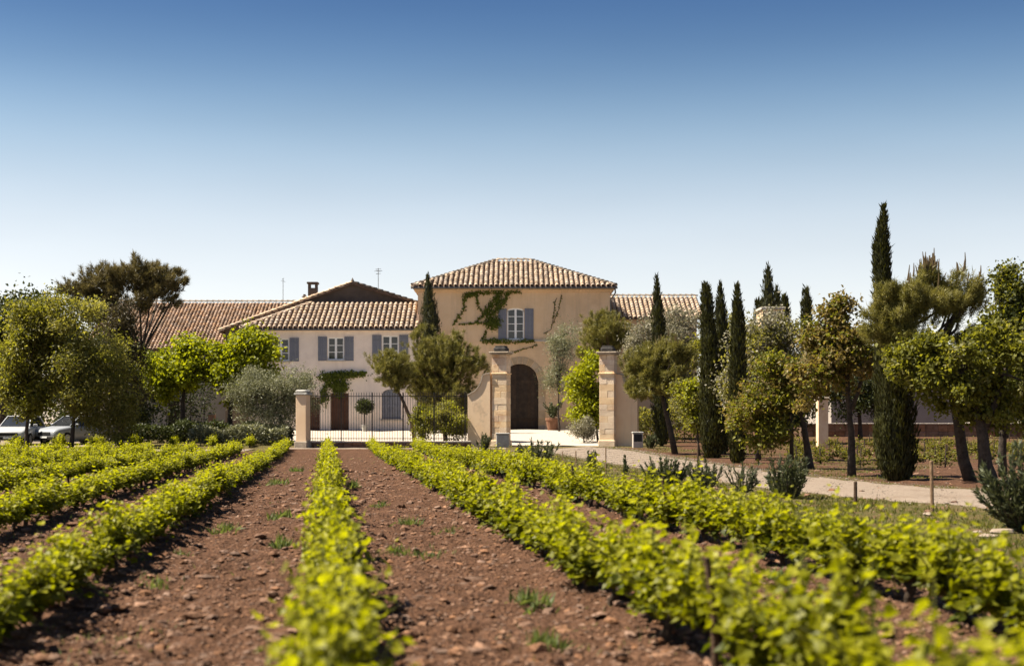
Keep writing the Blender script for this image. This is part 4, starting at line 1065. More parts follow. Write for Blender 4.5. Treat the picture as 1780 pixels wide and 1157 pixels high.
# --- courtyard
broadleaf('grey_olive', 'sparse grey olive tree against the tan wall beside the arched door', 'olive tree', 95.5, [(945, 585, 1000, 660), (955, 560, 1005, 620), (950, 640, 1000, 700)], [(972, 750), (970, 715), (972, 660)], M['l_olive'], 70, 45, .34, .17, .045, tr=.07, p=.7)
pine('courtyard_pine', 'rounded pine crown rising between tan house and gate pier', 86, [(1005, 545, 1095, 612), (1012, 560, 1090, 640)], [(1052, 770), (1050, 690), (1050, 630)], 420, 38, .22, tr=.17, p=.42, flat=.1)
broadleaf('yellow_tree', 'bright yellow green slender tree just inside the gate pier', 'tree', 80, [(1000, 616, 1050, 665), (990, 650, 1046, 700), (1010, 685, 1055, 750), (1000, 700, 1035, 740)], [(1040, 770), (1036, 720), (1030, 660)], M['l_bright'], 42, 40, .30, .22, .13, tr=.06, p=.9)
broadleaf('grey_shrub', 'low grey leafed shrub at the edge of the courtyard drive', 'shrub', 78.5, [(992, 728, 1030, 765), (1005, 735, 1040, 768)], [(1015, 775), (1015, 755)], M['l_silver'], 36, 40, .2, .11, .05, tr=.04, p=.8)
# --- behind the gate on the path side
broadleaf('silver_tree', 'pale silvery leafed tree in front of the wing roof', 'tree', 84, [(1095, 560, 1160, 640), (1140, 533, 1218, 620), (1110, 600, 1200, 690), (1090, 590, 1130, 640)], [(1160, 770), (1160, 690), (1165, 620)], M['l_silver'], 150, 48, .36, .16, .085, tr=.13)
cypress('very slim cypress rising beside the silvery tree', 74, [(1150, 772, 8), (1149, 720, 13), (1147, 640, 12), (1145, 560, 10), (1142, 515, 6), (1141, 477, 1)], 3600)
pine('flat_topped_pine', 'leaning grey trunked pine with flat rounded crown beside the gate', 63, [(1078, 605, 1160, 690), (1110, 590, 1218, 665), (1085, 630, 1200, 705)], [(1174, 792), (1166, 750), (1156, 710), (1148, 672)], 520, 40, .19, tr=.15, candles=24, p=.4, flat=.2, bark='bark')
broadleaf('young_oak', 'small light green young oak between flat pine and thick cypress', 'tree', 60, [(1172, 662, 1222, 720), (1185, 690, 1225, 755)], [(1216, 790), (1212, 750), (1205, 700)], M['l_light'], 60, 44, .22, .13, .08, tr=.05, p=.6, extra=(M['l_bright'], .4))
cypress('thick trunkless cypress with bulging foot beside the gravel path', 57, [(1239, 797, 12), (1240, 770, 19), (1240, 720, 20), (1238, 660, 18), (1234, 600, 13), (1230, 545, 10), (1228, 510, 7), (1227, 491, 1)], 5200)
cypress('slim cypress whose tip shows directly behind the thick cypress', 62, [(1258, 785, 8), (1258, 680, 11), (1256, 600, 10), (1253, 540, 8), (1252, 490, 1)], 3000)
cypress('slim cypress with dark foot beside the young oaks', 50, [(1282, 806, 8), (1283, 770, 13), (1283, 680, 12), (1283, 600, 11), (1282, 540, 8), (1281, 494, 1)], 3600)
for px, top, hw, d, lb in ((1336, 458, 13, 122, 'largest far cypress standing above the small tan block'), (1402, 499, 8, 112, 'lone far cypress rising above the reddish tree'), (1365, 512, 6, 124, 'small far cypress beside the small tan block'), (1352, 498, 6, 128, 'thin far cypress close behind the largest far cypress'), (1318, 520, 5, 126, 'tiny far cypress tip above the pale green oak')):
    cypress(lb, d, [(px, 700, hw), (px, 560, hw * 1.1), (px, 530, hw * .95), (px - 1, (top * 2 + 530) / 3, hw * .5), (px - 1, top, .6)], 1500, group='far cypresses', sz=.3)
broadleaf('pale_oak', 'large pale green young oak with cream leaves painted as sun highlights behind the cypresses', 'tree', 54, [(1246, 590, 1330, 700), (1268, 546, 1380, 650), (1305, 548, 1405, 690), (1258, 640, 1345, 735)], [(1318, 805), (1316, 740), (1315, 660)], M['l_light'], 190, 52, .28, .13, .08, tr=.10, extra=(M['l_silver'], .45))  # silver leaf share paints the cream sun highlights of the crown
broadleaf('leaning_oak', 'leaning green oak with brownish lower leaves beside the large rosemary', 'tree', 43.4, [(1292, 622, 1402, 725), (1320, 598, 1415, 700), (1285, 690, 1385, 775), (1262, 690, 1340, 752)], [(1409, 816), (1402, 770), (1392, 715), (1378, 680)], M['l_green'], 140, 46, .20, .12, .08, tr=.12, extra=(M['l_red'], .3), limbs=[[(1376, 800), (1376, 750), (1372, 700)]])
broadleaf('reddish_tree', 'slender straight trunked tree with reddish young leaves beside the tallest cypress', 'tree', 37.2, [(1392, 560, 1500, 665), (1425, 522, 1492, 600), (1376, 600, 1465, 712), (1450, 575, 1528, 690)], [(1481, 829), (1480, 750), (1474, 690), (1470, 620)], M['l_red'], 140, 46, .17, .115, .075, tr=.10, extra=(M['l_green'], .35), limbs=[[(1480, 712), (1492, 680), (1502, 640)]])
cypress('tallest cypress with thick dark foot standing beside the gravel path', 34.6, [(1560, 836, 14), (1559, 815, 27), (1557, 770, 32), (1555, 700, 30), (1550, 640, 26), (1543, 560, 20), (1535, 500, 14), (1532, 440, 12), (1534, 395, 8), (1537, 356, 1)], 9500, sz=.105)
pine('candle_pine', 'pine with upright candle shoots and curved grey trunk beside the gravel path', 33.7, [(1498, 492, 1590, 600), (1555, 470, 1650, 590), (1620, 470, 1712, 590), (1505, 540, 1600, 625)], [(1690, 842), (1675, 800), (1667, 740), (1655, 680), (1634, 600)], 640, 42, .13, tr=.16, candles=60, p=.45, flat=.1, w=.014, bark='bark', limbs=[[(1650, 680), (1610, 620), (1570, 570)]])
broadleaf('forked_tree', 'green leafy tree with forked dark trunk next to the candle pine', 'tree', 32.6, [(1560, 580, 1680, 690), (1600, 560, 1725, 660), (1665, 560, 1785, 700), (1590, 650, 1710, 745), (1545, 580, 1630, 650), (1690, 650, 1790, 750)], [(1722, 838), (1712, 790), (1706, 745), (1690, 690), (1672, 620)], M['l_green'], 130, 46, .15, .115, .08, tr=.17, extra=(M['l_light'], .2), limbs=[[(1708, 752), (1730, 700), (1748, 640)], [(1695, 700), (1660, 650), (1620, 600)]])
broadleaf('tall_leafy_tree', 'tall open leafy tree with dark upright leader beyond the forked tree', 'tree', 37, [(1700, 520, 1800, 640), (1690, 600, 1810, 730), (1735, 450, 1760, 540), (1740, 480, 1820, 600), (1740, 640, 1850, 760)], [(1744, 825), (1744, 700), (1746, 560), (1744, 462)], M['l_green'], 230, 46, .18, .10, .07, tr=.10, extra=(M['l_dark'], .3))
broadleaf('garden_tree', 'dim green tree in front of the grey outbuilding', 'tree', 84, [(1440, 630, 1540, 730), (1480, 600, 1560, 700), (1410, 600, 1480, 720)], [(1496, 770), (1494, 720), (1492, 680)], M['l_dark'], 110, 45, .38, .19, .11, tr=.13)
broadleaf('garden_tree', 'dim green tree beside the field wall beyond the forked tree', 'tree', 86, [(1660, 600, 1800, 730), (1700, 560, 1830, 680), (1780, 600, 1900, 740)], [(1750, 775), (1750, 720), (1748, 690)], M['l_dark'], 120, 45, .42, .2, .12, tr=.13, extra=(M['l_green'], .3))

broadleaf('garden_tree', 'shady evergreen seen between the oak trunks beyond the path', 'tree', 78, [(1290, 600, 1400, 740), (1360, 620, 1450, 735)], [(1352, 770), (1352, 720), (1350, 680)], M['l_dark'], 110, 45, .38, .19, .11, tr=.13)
broadleaf('garden_tree', 'broad green tree filling the view behind the thick cypress', 'tree', 80, [(1190, 560, 1290, 700), (1230, 540, 1340, 680), (1200, 660, 1300, 745)], [(1250, 770), (1250, 720), (1250, 680)], M['l_light'], 130, 48, .38, .18, .10, tr=.14, extra=(M['l_green'], .4))
# hedges and a distant wood
def hedge(name, label, x0p, x1p, ytop, d, thick, leaf, n, extra=None):
    xa, xb = PX(x0p, d), PX(x1p, d); z0 = gzf(d); h = PZ(ytop, d) - z0
    o = root(name, ((xa + xb) / 2, d, z0), label, 'hedge')
    k_ = int(n); x = rng.uniform(xa, xb, k_); hh = h * (.72 + .45 * vnoise(x * 1.1, x * 0 + d)); z = z0 + hh * rng.random(k_) ** .6; y = d + rng.uniform(-.5, .5, k_) * thick
    C = np.stack([x, y, z], 1); A = rng.normal(0, 1, (k_, 3)); Nn = rng.normal(0, 1, (k_, 3)) + np.array([0, 0, .6])
    V_, T_, k = leaves(C, A, Nn, .17 * rng.uniform(.7, 1.3, k_), .10 * rng.uniform(.7, 1.3, k_), KITE)
    link('foliage', np_mesh('foliage', V_, T_, np.repeat(rng.random(k_), k), (leaf,)), o)
    st = MB()
    for q in np.arange(xa + .2, xb, .8): st.tube([(q, d, z0 - .05), (q + random.uniform(-.1, .1), d, z0 + h * .7)], [.03, .012], 4)
    st.build('stems', M['bark'], o)
hedge('hedge', 'long dark low hedge under the plane trees', 150, 508, 733, 79, 1.4, M['l_dark'], 9000)
hedge('hedge', 'grey green clipped shrubs below the olive tree', 330, 500, 742, 75.5, 1.0, M['l_olive'], 3600)
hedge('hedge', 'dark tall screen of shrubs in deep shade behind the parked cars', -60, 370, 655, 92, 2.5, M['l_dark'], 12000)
hedge('hedge', 'leafy undergrowth beside the gate wall behind the leaning pine', 1110, 1225, 700, 80, 2.0, M['l_light'], 4200)

wd = []
for k in range(90):
    x = rng.uniform(-120, 140); y = rng.uniform(150, 230)
    c = np.array([x, y, gzf(y) + rng.uniform(1.5, 4.0)]); n = 170
    C = c + rng.normal(0, 1, (n, 3)) * np.array([3.2, 2.5, 1.4]); C[:, 2] = np.maximum(C[:, 2], 1.0)
    V_, T_, kk = leaves(C, rng.normal(0, 1, (n, 3)), rng.normal(0, 1, (n, 3)) + np.array([0, 0, .6]), rng.uniform(.6, 1.1, n), rng.uniform(.5, .8, n), KITE)
    wd.append((V_, T_, np.repeat(rng.random(n) * .6 + rng.random() * .4, kk)))
V_, T_, R_n = cat_geo(wd)
tag(link('distant_woodland', np_mesh('distant_woodland', V_, T_, R_n, (M['l_green'],))), 'distant line of dark green woodland beyond the houses', 'woodland', None, 'stuff')

# ------------------------------------------------------------------ rosemary shrubs along the path
def rosemary(label, px, pbase, wpx, hpx, n_st=26, per=42, leaf='l_rosemary', open_=.55, lean=0.0):
    b = G(px, pbase); d = b.y; w = wpx / 2 * d / F; h = hpx * d / F
    o = root('rosemary_shrub', b, label, 'shrub', 'shrubs along the gravel path')
    st = MB(); Cs = []; As = []; n_st = max(5, int(n_st * .8)); per = int(per * 1.3)
    for k in range(n_st):
        th = random.uniform(0, 6.28); e = random.random() ** .6
        top = b + Vector((math.cos(th) * w * e + lean * h, math.sin(th) * w * e, h * random.uniform(.5, 1.08) * (1 - .22 * e * e)))
        p0 = b + Vector((math.cos(th) * w * e * open_ * .7, math.sin(th) * w * e * open_ * .7, -.02)); mid = p0.lerp(top, .5) + Vector((math.cos(th), math.sin(th), 0)) * w * .10
        st.tube([p0, mid, top], [.012, .009, .004], 4)
        t = rng.uniform(.10, 1.02, (per, 1)); q = np.where(t < .5, np.array(p0) * (1 - 2 * t) + np.array(mid) * 2 * t, np.array(mid) * (2 - 2 * t) + np.array(top) * (2 * t - 1))
        Cs.append(q + rng.normal(0, .009, (per, 3))); As.append(np.array((top - p0).normalized()) * 1.0 + rng.normal(0, .42, (per, 3)))
    C = np.concatenate(Cs); n = len(C); s_ = (.020 + .028 * h) * (1 + d / 42)
    V_, T_, k = leaves(C, np.concatenate(As), rng.normal(0, 1, (n, 3)), s_ * 1.5 * rng.uniform(.7, 1.3, n), s_ * .4 * rng.uniform(.7, 1.3, n), KITE)
    link('foliage', np_mesh('foliage', V_, T_, np.repeat(rng.random(n), k), (M[leaf],)), o)
    st.build('stems', M['bark'], o)
rosemary('wide spiky rosemary bush in front of the gate opening', 936, 801, 84, 34, 60, 34)
rosemary('small upright rosemary at the foot of the peach gate wall', 839, 784, 26, 28, 22, 34)
rosemary('small twin tufted rosemary beside the thin stake', 1028, 813, 24, 28, 16, 36)
rosemary('single slender rosemary sprig on the grass verge', 1086, 826, 10, 32, 6, 44)
rosemary('broad dark rosemary spreading beside the path below the leaning pine', 1158, 842, 88, 46, 66, 40)
rosemary('grey green rosemary between the broad dark one and the open twiggy one', 1228, 846, 66, 44, 44, 36)
rosemary('sparse open twiggy rosemary with bare stems', 1292, 856, 66, 52, 20, 34, open_=.2)
rosemary('dense rounded rosemary clump below the leaning oak', 1370, 866, 84, 72, 58, 46)
rosemary('large dark rosemary leaning over beside the flat rocks', 1778, 925, 120, 140, 70, 60, 'l_rosemary', .15, -.12)
rosemary('low rosemary clump beside the small gate box', 1132, 779, 26, 24, 22, 34)

def stake(label, px, ptop, pbase, wpx, mat, lean=0):
    b = G(px, pbase); h = (pbase - ptop) * b.y / F; r = max(.012, wpx / 2 * b.y / F)
    m = MB().tube([b + Vector((0, 0, -.1)), b + Vector((lean * .5, 0, h * .5)), b + Vector((lean, 0, h - .015)), b + Vector((lean, 0, h))], [r, r * .97, r * .95, r * .7], 8)
    o = m.build('wooden_stake', M[mat]); tag(o, label, 'stake', 'stakes along the verge')
stake('taller pale wooden stake leaning on the grass verge below the forked tree', 1621, 800, 893, 6.5, 'stake', -.02)
stake('short dark wooden stake on the verge below the reddish tree', 1487, 836, 876, 6.5, 'stake_dark')
stake('thin stake between the twin tufted rosemary and the rosemary sprig', 1053, 777, 823, 2.2, 'stake')
stake('thin short stake beside the twin tufted rosemary', 1001, 783, 808, 2, 'stake')
stake('thinnest short stake beside the wide spiky rosemary', 978, 784, 803, 1.6, 'stake')
stake('dark slim stake behind the grey green rosemary', 1212, 770, 842, 3, 'stake_dark', .02)

def rock_mesh(r, seed):
    q = np.random.default_rng(seed); m = MB()
    ring = 7; vs = []; fs = []
    for i, (z, s) in enumerate(((-.5, .75), (.05, 1), (.45, .75))):
        for k in range(ring):
            th = 2 * math.pi * k / ring; e = s * q.uniform(.78, 1.15); vs.append((r[0] * e * math.cos(th), r[1] * e * math.sin(th), r[2] * (z + q.uniform(-.1, .1))))
    for i in range(2):
        for k in range(ring): fs.append((i * ring + k, i * ring + (k + 1) % ring, (i + 1) * ring + (k + 1) % ring, (i + 1) * ring + k))
    fs.append(tuple(2 * ring + k for k in range(ring)))
    m.add(vs, fs); return m.mesh('rock', M['rock'])
for i, (px, py, r, lb) in enumerate(((1742, 928, (.19, .14, .09), 'largest flat pale rock beside the large leaning rosemary'), (1718, 933, (.13, .1, .05), 'low flat pale rock beside the largest rock'), (1700, 926, (.07, .06, .04), 'small pale rock at the end of the rock group'),
        (1615, 896, (.10, .09, .07), 'small rock at the foot of the pale stake'), (830, 786, (.35, .3, .18), 'rough pale stone at the foot of the peach gate wall'), (802, 789, (.3, .25, .14), 'low pale stone beside the railing wall end'))):
    b = G(px, py); o = link('rock', rock_mesh(r, 40 + i)); o.location = (b.x, b.y, b.z + r[2] * .3); tag(o, lb, 'rock', 'rocks on the verge')

# ------------------------------------------------------------------ parked cars
def car(label, px, d, rot, paint):
    c = Vector((PX(px, d), d, gzf(d) + .03)); o = root('parked_car', c, label, 'car', 'cars parked under the trees')
    Rm = Matrix.Translation(c) @ Matrix.Rotation(rot, 4, 'Z')
    def put(name, mb, mat, parent=o, smooth=False):
        mb.v = [tuple(Rm @ Vector(p)) for p in mb.v]; return mb.build(name, M[mat], parent, smooth)
    def loft(sts):
        m = MB(); n = 10; P_ = []
        for (y, zl, zt, hw) in sts:
            h = zt - zl
            P_ += [(-hw * .86, y, zl), (-hw, y, zl + h * .22), (-hw, y, zl + h * .62), (-hw * .95, y, zt - h * .10), (-hw * .80, y, zt), (hw * .80, y, zt), (hw * .95, y, zt - h * .10), (hw, y, zl + h * .62), (hw, y, zl + h * .22), (hw * .86, y, zl)]
        fs = [(i * n + k, i * n + (k + 1) % n, (i + 1) * n + (k + 1) % n, (i + 1) * n + k) for i in range(len(sts) - 1) for k in range(n)]
        fs += [tuple(range(n))[::-1], tuple((len(sts) - 1) * n + k for k in range(n))]
        return m.add(P_, [f[::-1] for f in fs])
    body = put('body', loft([(-2.1, .34, .66, .70), (-2.02, .28, .74, .82), (-1.8, .24, .84, .87), (-1.0, .24, .97, .89), (0, .24, 1.0, .90), (1.5, .24, 1.02, .89), (1.95, .28, 1.0, .86), (2.1, .4, .92, .78)]), paint, smooth=True)
    gh = MB(); lo = [(-.76, -1.02), (.76, -1.02), (.78, 1.75), (-.78, 1.75)]; hi = [(-.60, -.22), (.60, -.22), (.62, 1.30), (-.62, 1.30)]
    gh.add([(x, y, .98) for x, y in lo] + [(x, y, 1.47) for x, y in hi], [(0, 1, 5, 4), (1, 2, 6, 5), (2, 3, 7, 6), (3, 0, 4, 7), (4, 5, 6, 7)])
    put('windows', gh, 'glass')
    rf = MB().cbox(-.63, .63, -.26, 1.34, 1.474, 1.53, .025); put('roof', rf, paint)
    for (x0_, y0_), (x1_, y1_) in zip(lo, hi): put('pillar', MB().tube([(x0_ * 1.01, y0_, .98), (x1_ * 1.02, y1_, 1.49)], .035, 6), paint)
    for s in (-1, 1): put('headlight', MB().add([(s * .52, -2.075, .60), (s * .80, -1.99, .62), (s * .80, -1.98, .74), (s * .52, -2.04, .72)], [(0, 1, 2, 3)] if s > 0 else [(3, 2, 1, 0)]), 'lamp')
    put('grille', MB().cbox(-.48, .48, -2.125, -2.06, .48, .66, .02), 'plastic'); put('bumper', MB().cbox(-.80, .80, -2.13, -1.98, .28, .44, .03), 'plastic')
    put('number_plate', MB().box(-.26, .26, -2.146, -2.134, .34, .43), 'white')
    for s in (-1, 1):
        put('mirror', MB().cbox(s * .98 - .1, s * .98 + .1, -.78, -.66, .98, 1.10, .02), paint)
        for y in (-1.32, 1.30):
            w = MB()
            for k in range(18): pass
            ring = [(math.cos(2 * math.pi * k / 18), math.sin(2 * math.pi * k / 18)) for k in range(18)]
            P_ = [(s * xx, y + r * a, .32 + r * b) for xx, r in ((.72, .31), (.74, .32), (.90, .32), (.92, .30), (.92, .21)) for a, b in ring]
            w.add(P_, [(i * 18 + k, i * 18 + (k + 1) % 18, (i + 1) * 18 + (k + 1) % 18, (i + 1) * 18 + k) for i in range(4) for k in range(18)])
            t_ = put('wheel', w, 'tyre'); put('rim', MB().add([(s * .915, y + .21 * a, .32 + .21 * b) for a, b in ring], [tuple(range(18))]), 'alloy', t_)
car('pale car facing the vineyard under the green leafy tree', 36, 75.5, 0.04, 'carpaint')
car('silver grey car parked at an angle beside the pale green tree trunk', 131, 76.5, -0.55, 'carsilver')

# ------------------------------------------------------------------ grapevines
def vine_geo(seed, n_shoot, per, tpl, L0, scale=1.0):
    q = np.random.default_rng(seed); rnd_ = random.Random(seed)
    tr = MB(); hd = Vector((rnd_.uniform(-.04, .04), rnd_.uniform(-.06, .06), .15))
    tr.tube([(0, 0, -.08), (rnd_.uniform(-.03, .03), rnd_.uniform(-.03, .03), .05), (hd.x * .6, hd.y * .6 + rnd_.uniform(-.03, .03), .11), tuple(hd)], [.040, .032, .034, .040], 7)
    arms = []
    for k in range(4):
        e = hd + Vector((rnd_.uniform(-.07, .07), (k - 1.5) * .185 + rnd_.uniform(-.05, .05), rnd_.uniform(.03, .10)))
        tr.tube([hd, hd.lerp(e, .5) + Vector((0, 0, rnd_.uniform(-.02, .03))), e], [.026, .021, .016], 5); arms.append(e)
    ca = MB(); Cs, As, Ns, Ls = [], [], [], []
    for k in range(n_shoot):
        a = arms[k % 4] + Vector((0, rnd_.uniform(-.10, .10), 0)); h = rnd_.uniform(.22, .44) * (1.32 if rnd_.random() < .2 else 1)
        tip = a + Vector((rnd_.gauss(0, .075), rnd_.gauss(0, .10), h))
        if rnd_.random() < .09: tip = a + Vector((rnd_.choice((-1, 1)) * rnd_.uniform(.2, .34), rnd_.gauss(0, .1), h * .75))
        if rnd_.random() < .2: tip = a + Vector((rnd_.gauss(0, .13), rnd_.gauss(0, .16), h * rnd_.uniform(-.4, .3)))
        mid = a.lerp(tip, .5) + Vector((rnd_.gauss(0, .02), rnd_.gauss(0, .02), .02))
        ca.tube([a, mid, tip], [.006, .005, .002], 4, False)
        t = np.linspace(.05, 1, per)[:, None] + q.normal(0, .03, (per, 1))
        p = np.where(t < .5, np.array(a) * (1 - 2 * t) + np.array(mid) * 2 * t, np.array(mid) * (2 - 2 * t) + np.array(tip) * (2 * t - 1))
        ang = q.random(per) * 2 * math.pi; o_ = np.stack([np.cos(ang), np.sin(ang), q.normal(.05, .45, per)], 1)
        Cs.append(p + o_ * q.uniform(.01, .06, (per, 1))); As.append(o_ + np.array([0, 0, -.25])); Ns.append(np.array([0, 0, 1]) + o_ * .5 + q.normal(0, .55, (per, 3)))
        Ls.append(L0 * q.uniform(.5, 1.35, per) * (1.12 - .5 * np.clip(t[:, 0], 0, 1)))
    C = np.concatenate(Cs) * scale; L_ = np.concatenate(Ls) * scale
    C[:, 2] = np.maximum(C[:, 2], .05)
    V_, T_, k = leaves(C, np.concatenate(As), np.concatenate(Ns), L_, L_ * 1.0, tpl)
    return tr, ca, V_, T_, np.repeat(np.clip(q.normal(.12, .2, len(C)) + (C[:, 2] / scale - .12) * 1.35, 0, 1), k)   # leaves darker low on the vine, yellower towards the top

variants = []
for s in range(14):
    tr, ca, V_, T_, R_n = vine_geo(100 + s, 42, 14, VINE, .077)
    variants.append((tr.mesh('trunk', M['bark_vine'], True), np_mesh('foliage', V_, T_, R_n, (M['l_vine'],)), ca.mesh('canes', M['cane'], True)))
lowvar = [vine_geo(300 + s, 30, 10, KITE, .11) for s in range(10)]

ordinal = {2: 'in the row along the grassy verge', 1: 'in the second row from the grassy verge', 0: 'in the third row from the grassy verge', -1: 'in the fourth row from the grassy verge',
           -2: 'in the fifth row from the grassy verge', -3: 'in the sixth row from the grassy verge', -4: 'in the seventh row from the grassy verge', -5: 'in the eighth row from the grassy verge', -6: 'in the ninth row from the grassy verge', -7: 'in the tenth row from the grassy verge'}
spots = []
for k in range(-13, 3):
    y = 3.2 + random.uniform(0, .3)
    end = 64.0 if k <= -2 else 69.0
    while y < 76:
        x = rowx(k, y)
        inside = abs(x) < .365 * y + 1.6
        gap = y > 22 and random.random() < .012
        if inside and not gap and (y < end or (k <= -2 and 71.8 < y < 75.6)):
            spots.append((y, x + random.gauss(0, .03), k))
        y += random.uniform(.80, .97)
near = sorted([s for s in spots if s[2] >= -7], key=lambda s: math.hypot(s[0], s[1]))[:300]
near_set = set(near)
angle = math.atan(-ROWDIR)
for i, (y, x, k) in enumerate(near):
    tm, fm, cm = variants[(i * 5 + k * 3) % len(variants)]
    z = float(ground_h(x, y)) - .01
    o = root('grapevine', (x, y, z), 'bushy yellow green grapevine ' + ordinal[k], 'grapevine', 'grapevines ' + ordinal[k])
    s = random.uniform(.90, 1.12); o.scale = (random.uniform(.8, 1.0) * s * (1.1 if k > 0 else .86 if k == 0 else 1), s * 1.06, s * random.uniform(.82, 1.12) * (.76 if k < 0 else .96)); o.rotation_euler = (0, random.gauss(0, .03), angle + random.choice((0, math.pi)) + random.gauss(0, .08))
    for nm, me in (('trunk', tm), ('foliage', fm), ('canes', cm)):
        c = bpy.data.objects.new(nm, me); col.objects.link(c); c.parent = o
far_parts = []; tparts = MB()
def place_low(gv, x, y, z, s, ang):
    V_ = gv[2]; c, sn = math.cos(ang), math.sin(ang)
    W_ = np.stack([V_[:, 0] * c - V_[:, 1] * sn, V_[:, 0] * sn + V_[:, 1] * c, V_[:, 2]], 1) * np.array([s * .8, s, s * random.uniform(.68, .9)]) + np.array([x, y, z])
    return (W_, gv[3], gv[4])
for (y, x, k) in spots:
    if (y, x, k) in near_set: continue
    far_parts.append(place_low(lowvar[random.randrange(10)], x, y, float(ground_h(x, y)), random.uniform(.92, 1.15), angle + random.choice((0, math.pi))))
    tparts.tube([(x, y, gzf(y) - .1), (x + random.uniform(-.04, .04), y, gzf(y) + .3)], [.045, .035], 4)
V_, T_, R_n = cat_geo(far_parts)
fo = root('distant_vines', (-10, 45, 0), 'yellow green mass of vine rows at the far end of the vineyard', 'grapevines'); fo['kind'] = 'stuff'
q = link('foliage', np_mesh('foliage', V_, T_, R_n, (M['l_vine'],)), fo); q['kind'] = 'stuff'
q = tparts.build('trunks', M['bark_vine'], fo); q['kind'] = 'stuff'
# sparse second vineyard beyond the path
far_parts = []; tparts = MB()
for r in range(9):
    y = 45 + r * 3.6
    for x in np.arange(PX(1385, y), PX(1830, y), .95):
        if random.random() < .12: continue
        xx = x + random.gauss(0, .1); far_parts.append(place_low(lowvar[random.randrange(10)], xx, y + random.gauss(0, .15), gzf(y), random.uniform(.75, 1.15), random.uniform(1.2, 1.9)))
        tparts.tube([(xx, y, gzf(y) - .1), (xx + random.uniform(-.06, .06), y, gzf(y) + random.uniform(.3, .75))], [.03, .022], 4)
V_, T_, R_n = cat_geo(far_parts)
keep = rng.random(len(T_) // 2) < .7; T_ = T_.reshape(-1, 2, 3)[keep].reshape(-1, 3); R_n = R_n.reshape(-1, 2)[keep].ravel()
fo = root('second_vineyard', (PX(1600, 55), 55, gzf(55)), 'sparse brownish vine rows beyond the gravel path before the field wall', 'grapevines'); fo['kind'] = 'stuff'
q = link('foliage', np_mesh('foliage', V_, T_, R_n, (M['l_vine_far'],)), fo); q['kind'] = 'stuff'
q = tparts.build('trunks', M['bark_vine'], fo); q['kind'] = 'stuff'
# stakes standing in the vine rows
for k, y, h, lb in ((1, 7.6, .62, 'dark vine stake in the second row from the verge'), (2, 17.5, .7, 'dark vine stake leaning in the row along the verge'), (2, 24, .72, 'slim vine stake in the far part of the verge row'), (0, 11.2, .66, 'dark vine stake hidden among leaves of the third row')):
    x = rowx(k, y); z = float(ground_h(x, y))
    o = MB().tube([(x - .05, y - .04, z - .1), (x - .06, y - .04, z + h * .5), (x - .1, y - .04, z + h)], [.022, .02, .018], 7).build('vine_stake', M['stake_dark']); tag(o, lb, 'stake', 'stakes in the vine rows')

# ------------------------------------------------------------------ stones, grass, weeds
ico = np.array([(0, 1, 1.618), (0, -1, 1.618), (0, 1, -1.618), (0, -1, -1.618), (1, 1.618, 0), (-1, 1.618, 0), (1, -1.618, 0), (-1, -1.618, 0), (1.618, 0, 1), (-1.618, 0, 1), (1.618, 0, -1), (-1.618, 0, -1)]) / 1.902
icof = np.array([(0, 1, 8), (0, 9, 1), (0, 5, 9), (0, 4, 5), (0, 8, 4), (1, 6, 8), (1, 7, 6), (1, 9, 7), (2, 3, 11), (2, 10, 3), (2, 4, 10), (2, 5, 4), (2, 11, 5), (3, 6, 7), (3, 10, 6), (3, 7, 11), (4, 8, 10), (5, 11, 9), (6, 10, 8), (7, 9, 11)])
octa = np.array([(1, 0, 0), (-1, 0, 0), (0, 1, 0), (0, -1, 0), (0, 0, 1), (0, 0, -1)]); octf = np.array([(0, 2, 4), (2, 1, 4), (1, 3, 4), (3, 0, 4), (2, 0, 5), (1, 2, 5), (3, 1, 5), (0, 3, 5)])
def scatter_stones(n, med, sig, tp, tf, ymax):
    y = np.exp(rng.uniform(math.log(4.4), math.log(ymax), n)); x = rng.uniform(-1, 1, n) * (.38 * y + .6)
    keep = (lateral(x, y) < 2.35) | (rng.random(n) < .12); x, y = x[keep], y[keep]; n = len(x)
    s = np.clip(np.exp(rng.normal(math.log(med), sig, n)), .004, .055) * (1 + np.clip((y - 12) / 30, 0, 1.0))
    sc = np.stack([s * rng.uniform(.8, 1.8, n), s * rng.uniform(.8, 1.5, n), s * rng.uniform(.4, .85, n)], 1)
    th = rng.random(n) * 6.28; m = len(tp); t = tp[None] * rng.uniform(.7, 1.25, (n, m, 1)) * sc[:, None, :]
    V_ = np.stack([t[..., 0] * np.cos(th)[:, None] - t[..., 1] * np.sin(th)[:, None], t[..., 0] * np.sin(th)[:, None] + t[..., 1] * np.cos(th)[:, None], t[..., 2]], -1)
    V_ += np.stack([x, y, ground_h(x, y) + sc[:, 2] * .3], 1)[:, None, :]
    T_ = (tf[None] + (np.arange(n) * m)[:, None, None]).reshape(-1, 3)
    return V_.reshape(-1, 3), T_, np.repeat(rng.random(n), len(tf))
V_, T_, R_n = cat_geo([scatter_stones(18000, .015, .55, ico, icof, 42), scatter_stones(58000, .0095, .45, octa, octf, 60)])
tag(link('stones', np_mesh('stones', V_, T_, R_n, (M['pebble'],))), 'loose pale stones and clods strewn over the tilled soil', 'stones', None, 'stuff')

n = 150000
y = np.exp(rng.uniform(math.log(8), math.log(74), n)); x = ROW0 + ROWS * 2.25 + ROWDIR * y + rng.uniform(0, 1, n) ** 1.4 * np.clip(y * .3, 3, 14)
far_side = rng.random(n) < .25; x[far_side] = rng.uniform(-.1, .42, far_side.sum()) * y[far_side]
gmask = verge_mask(x, y)
py_lo = np.array([p.y for p in pl]); 
onpath = np.zeros(n, bool)
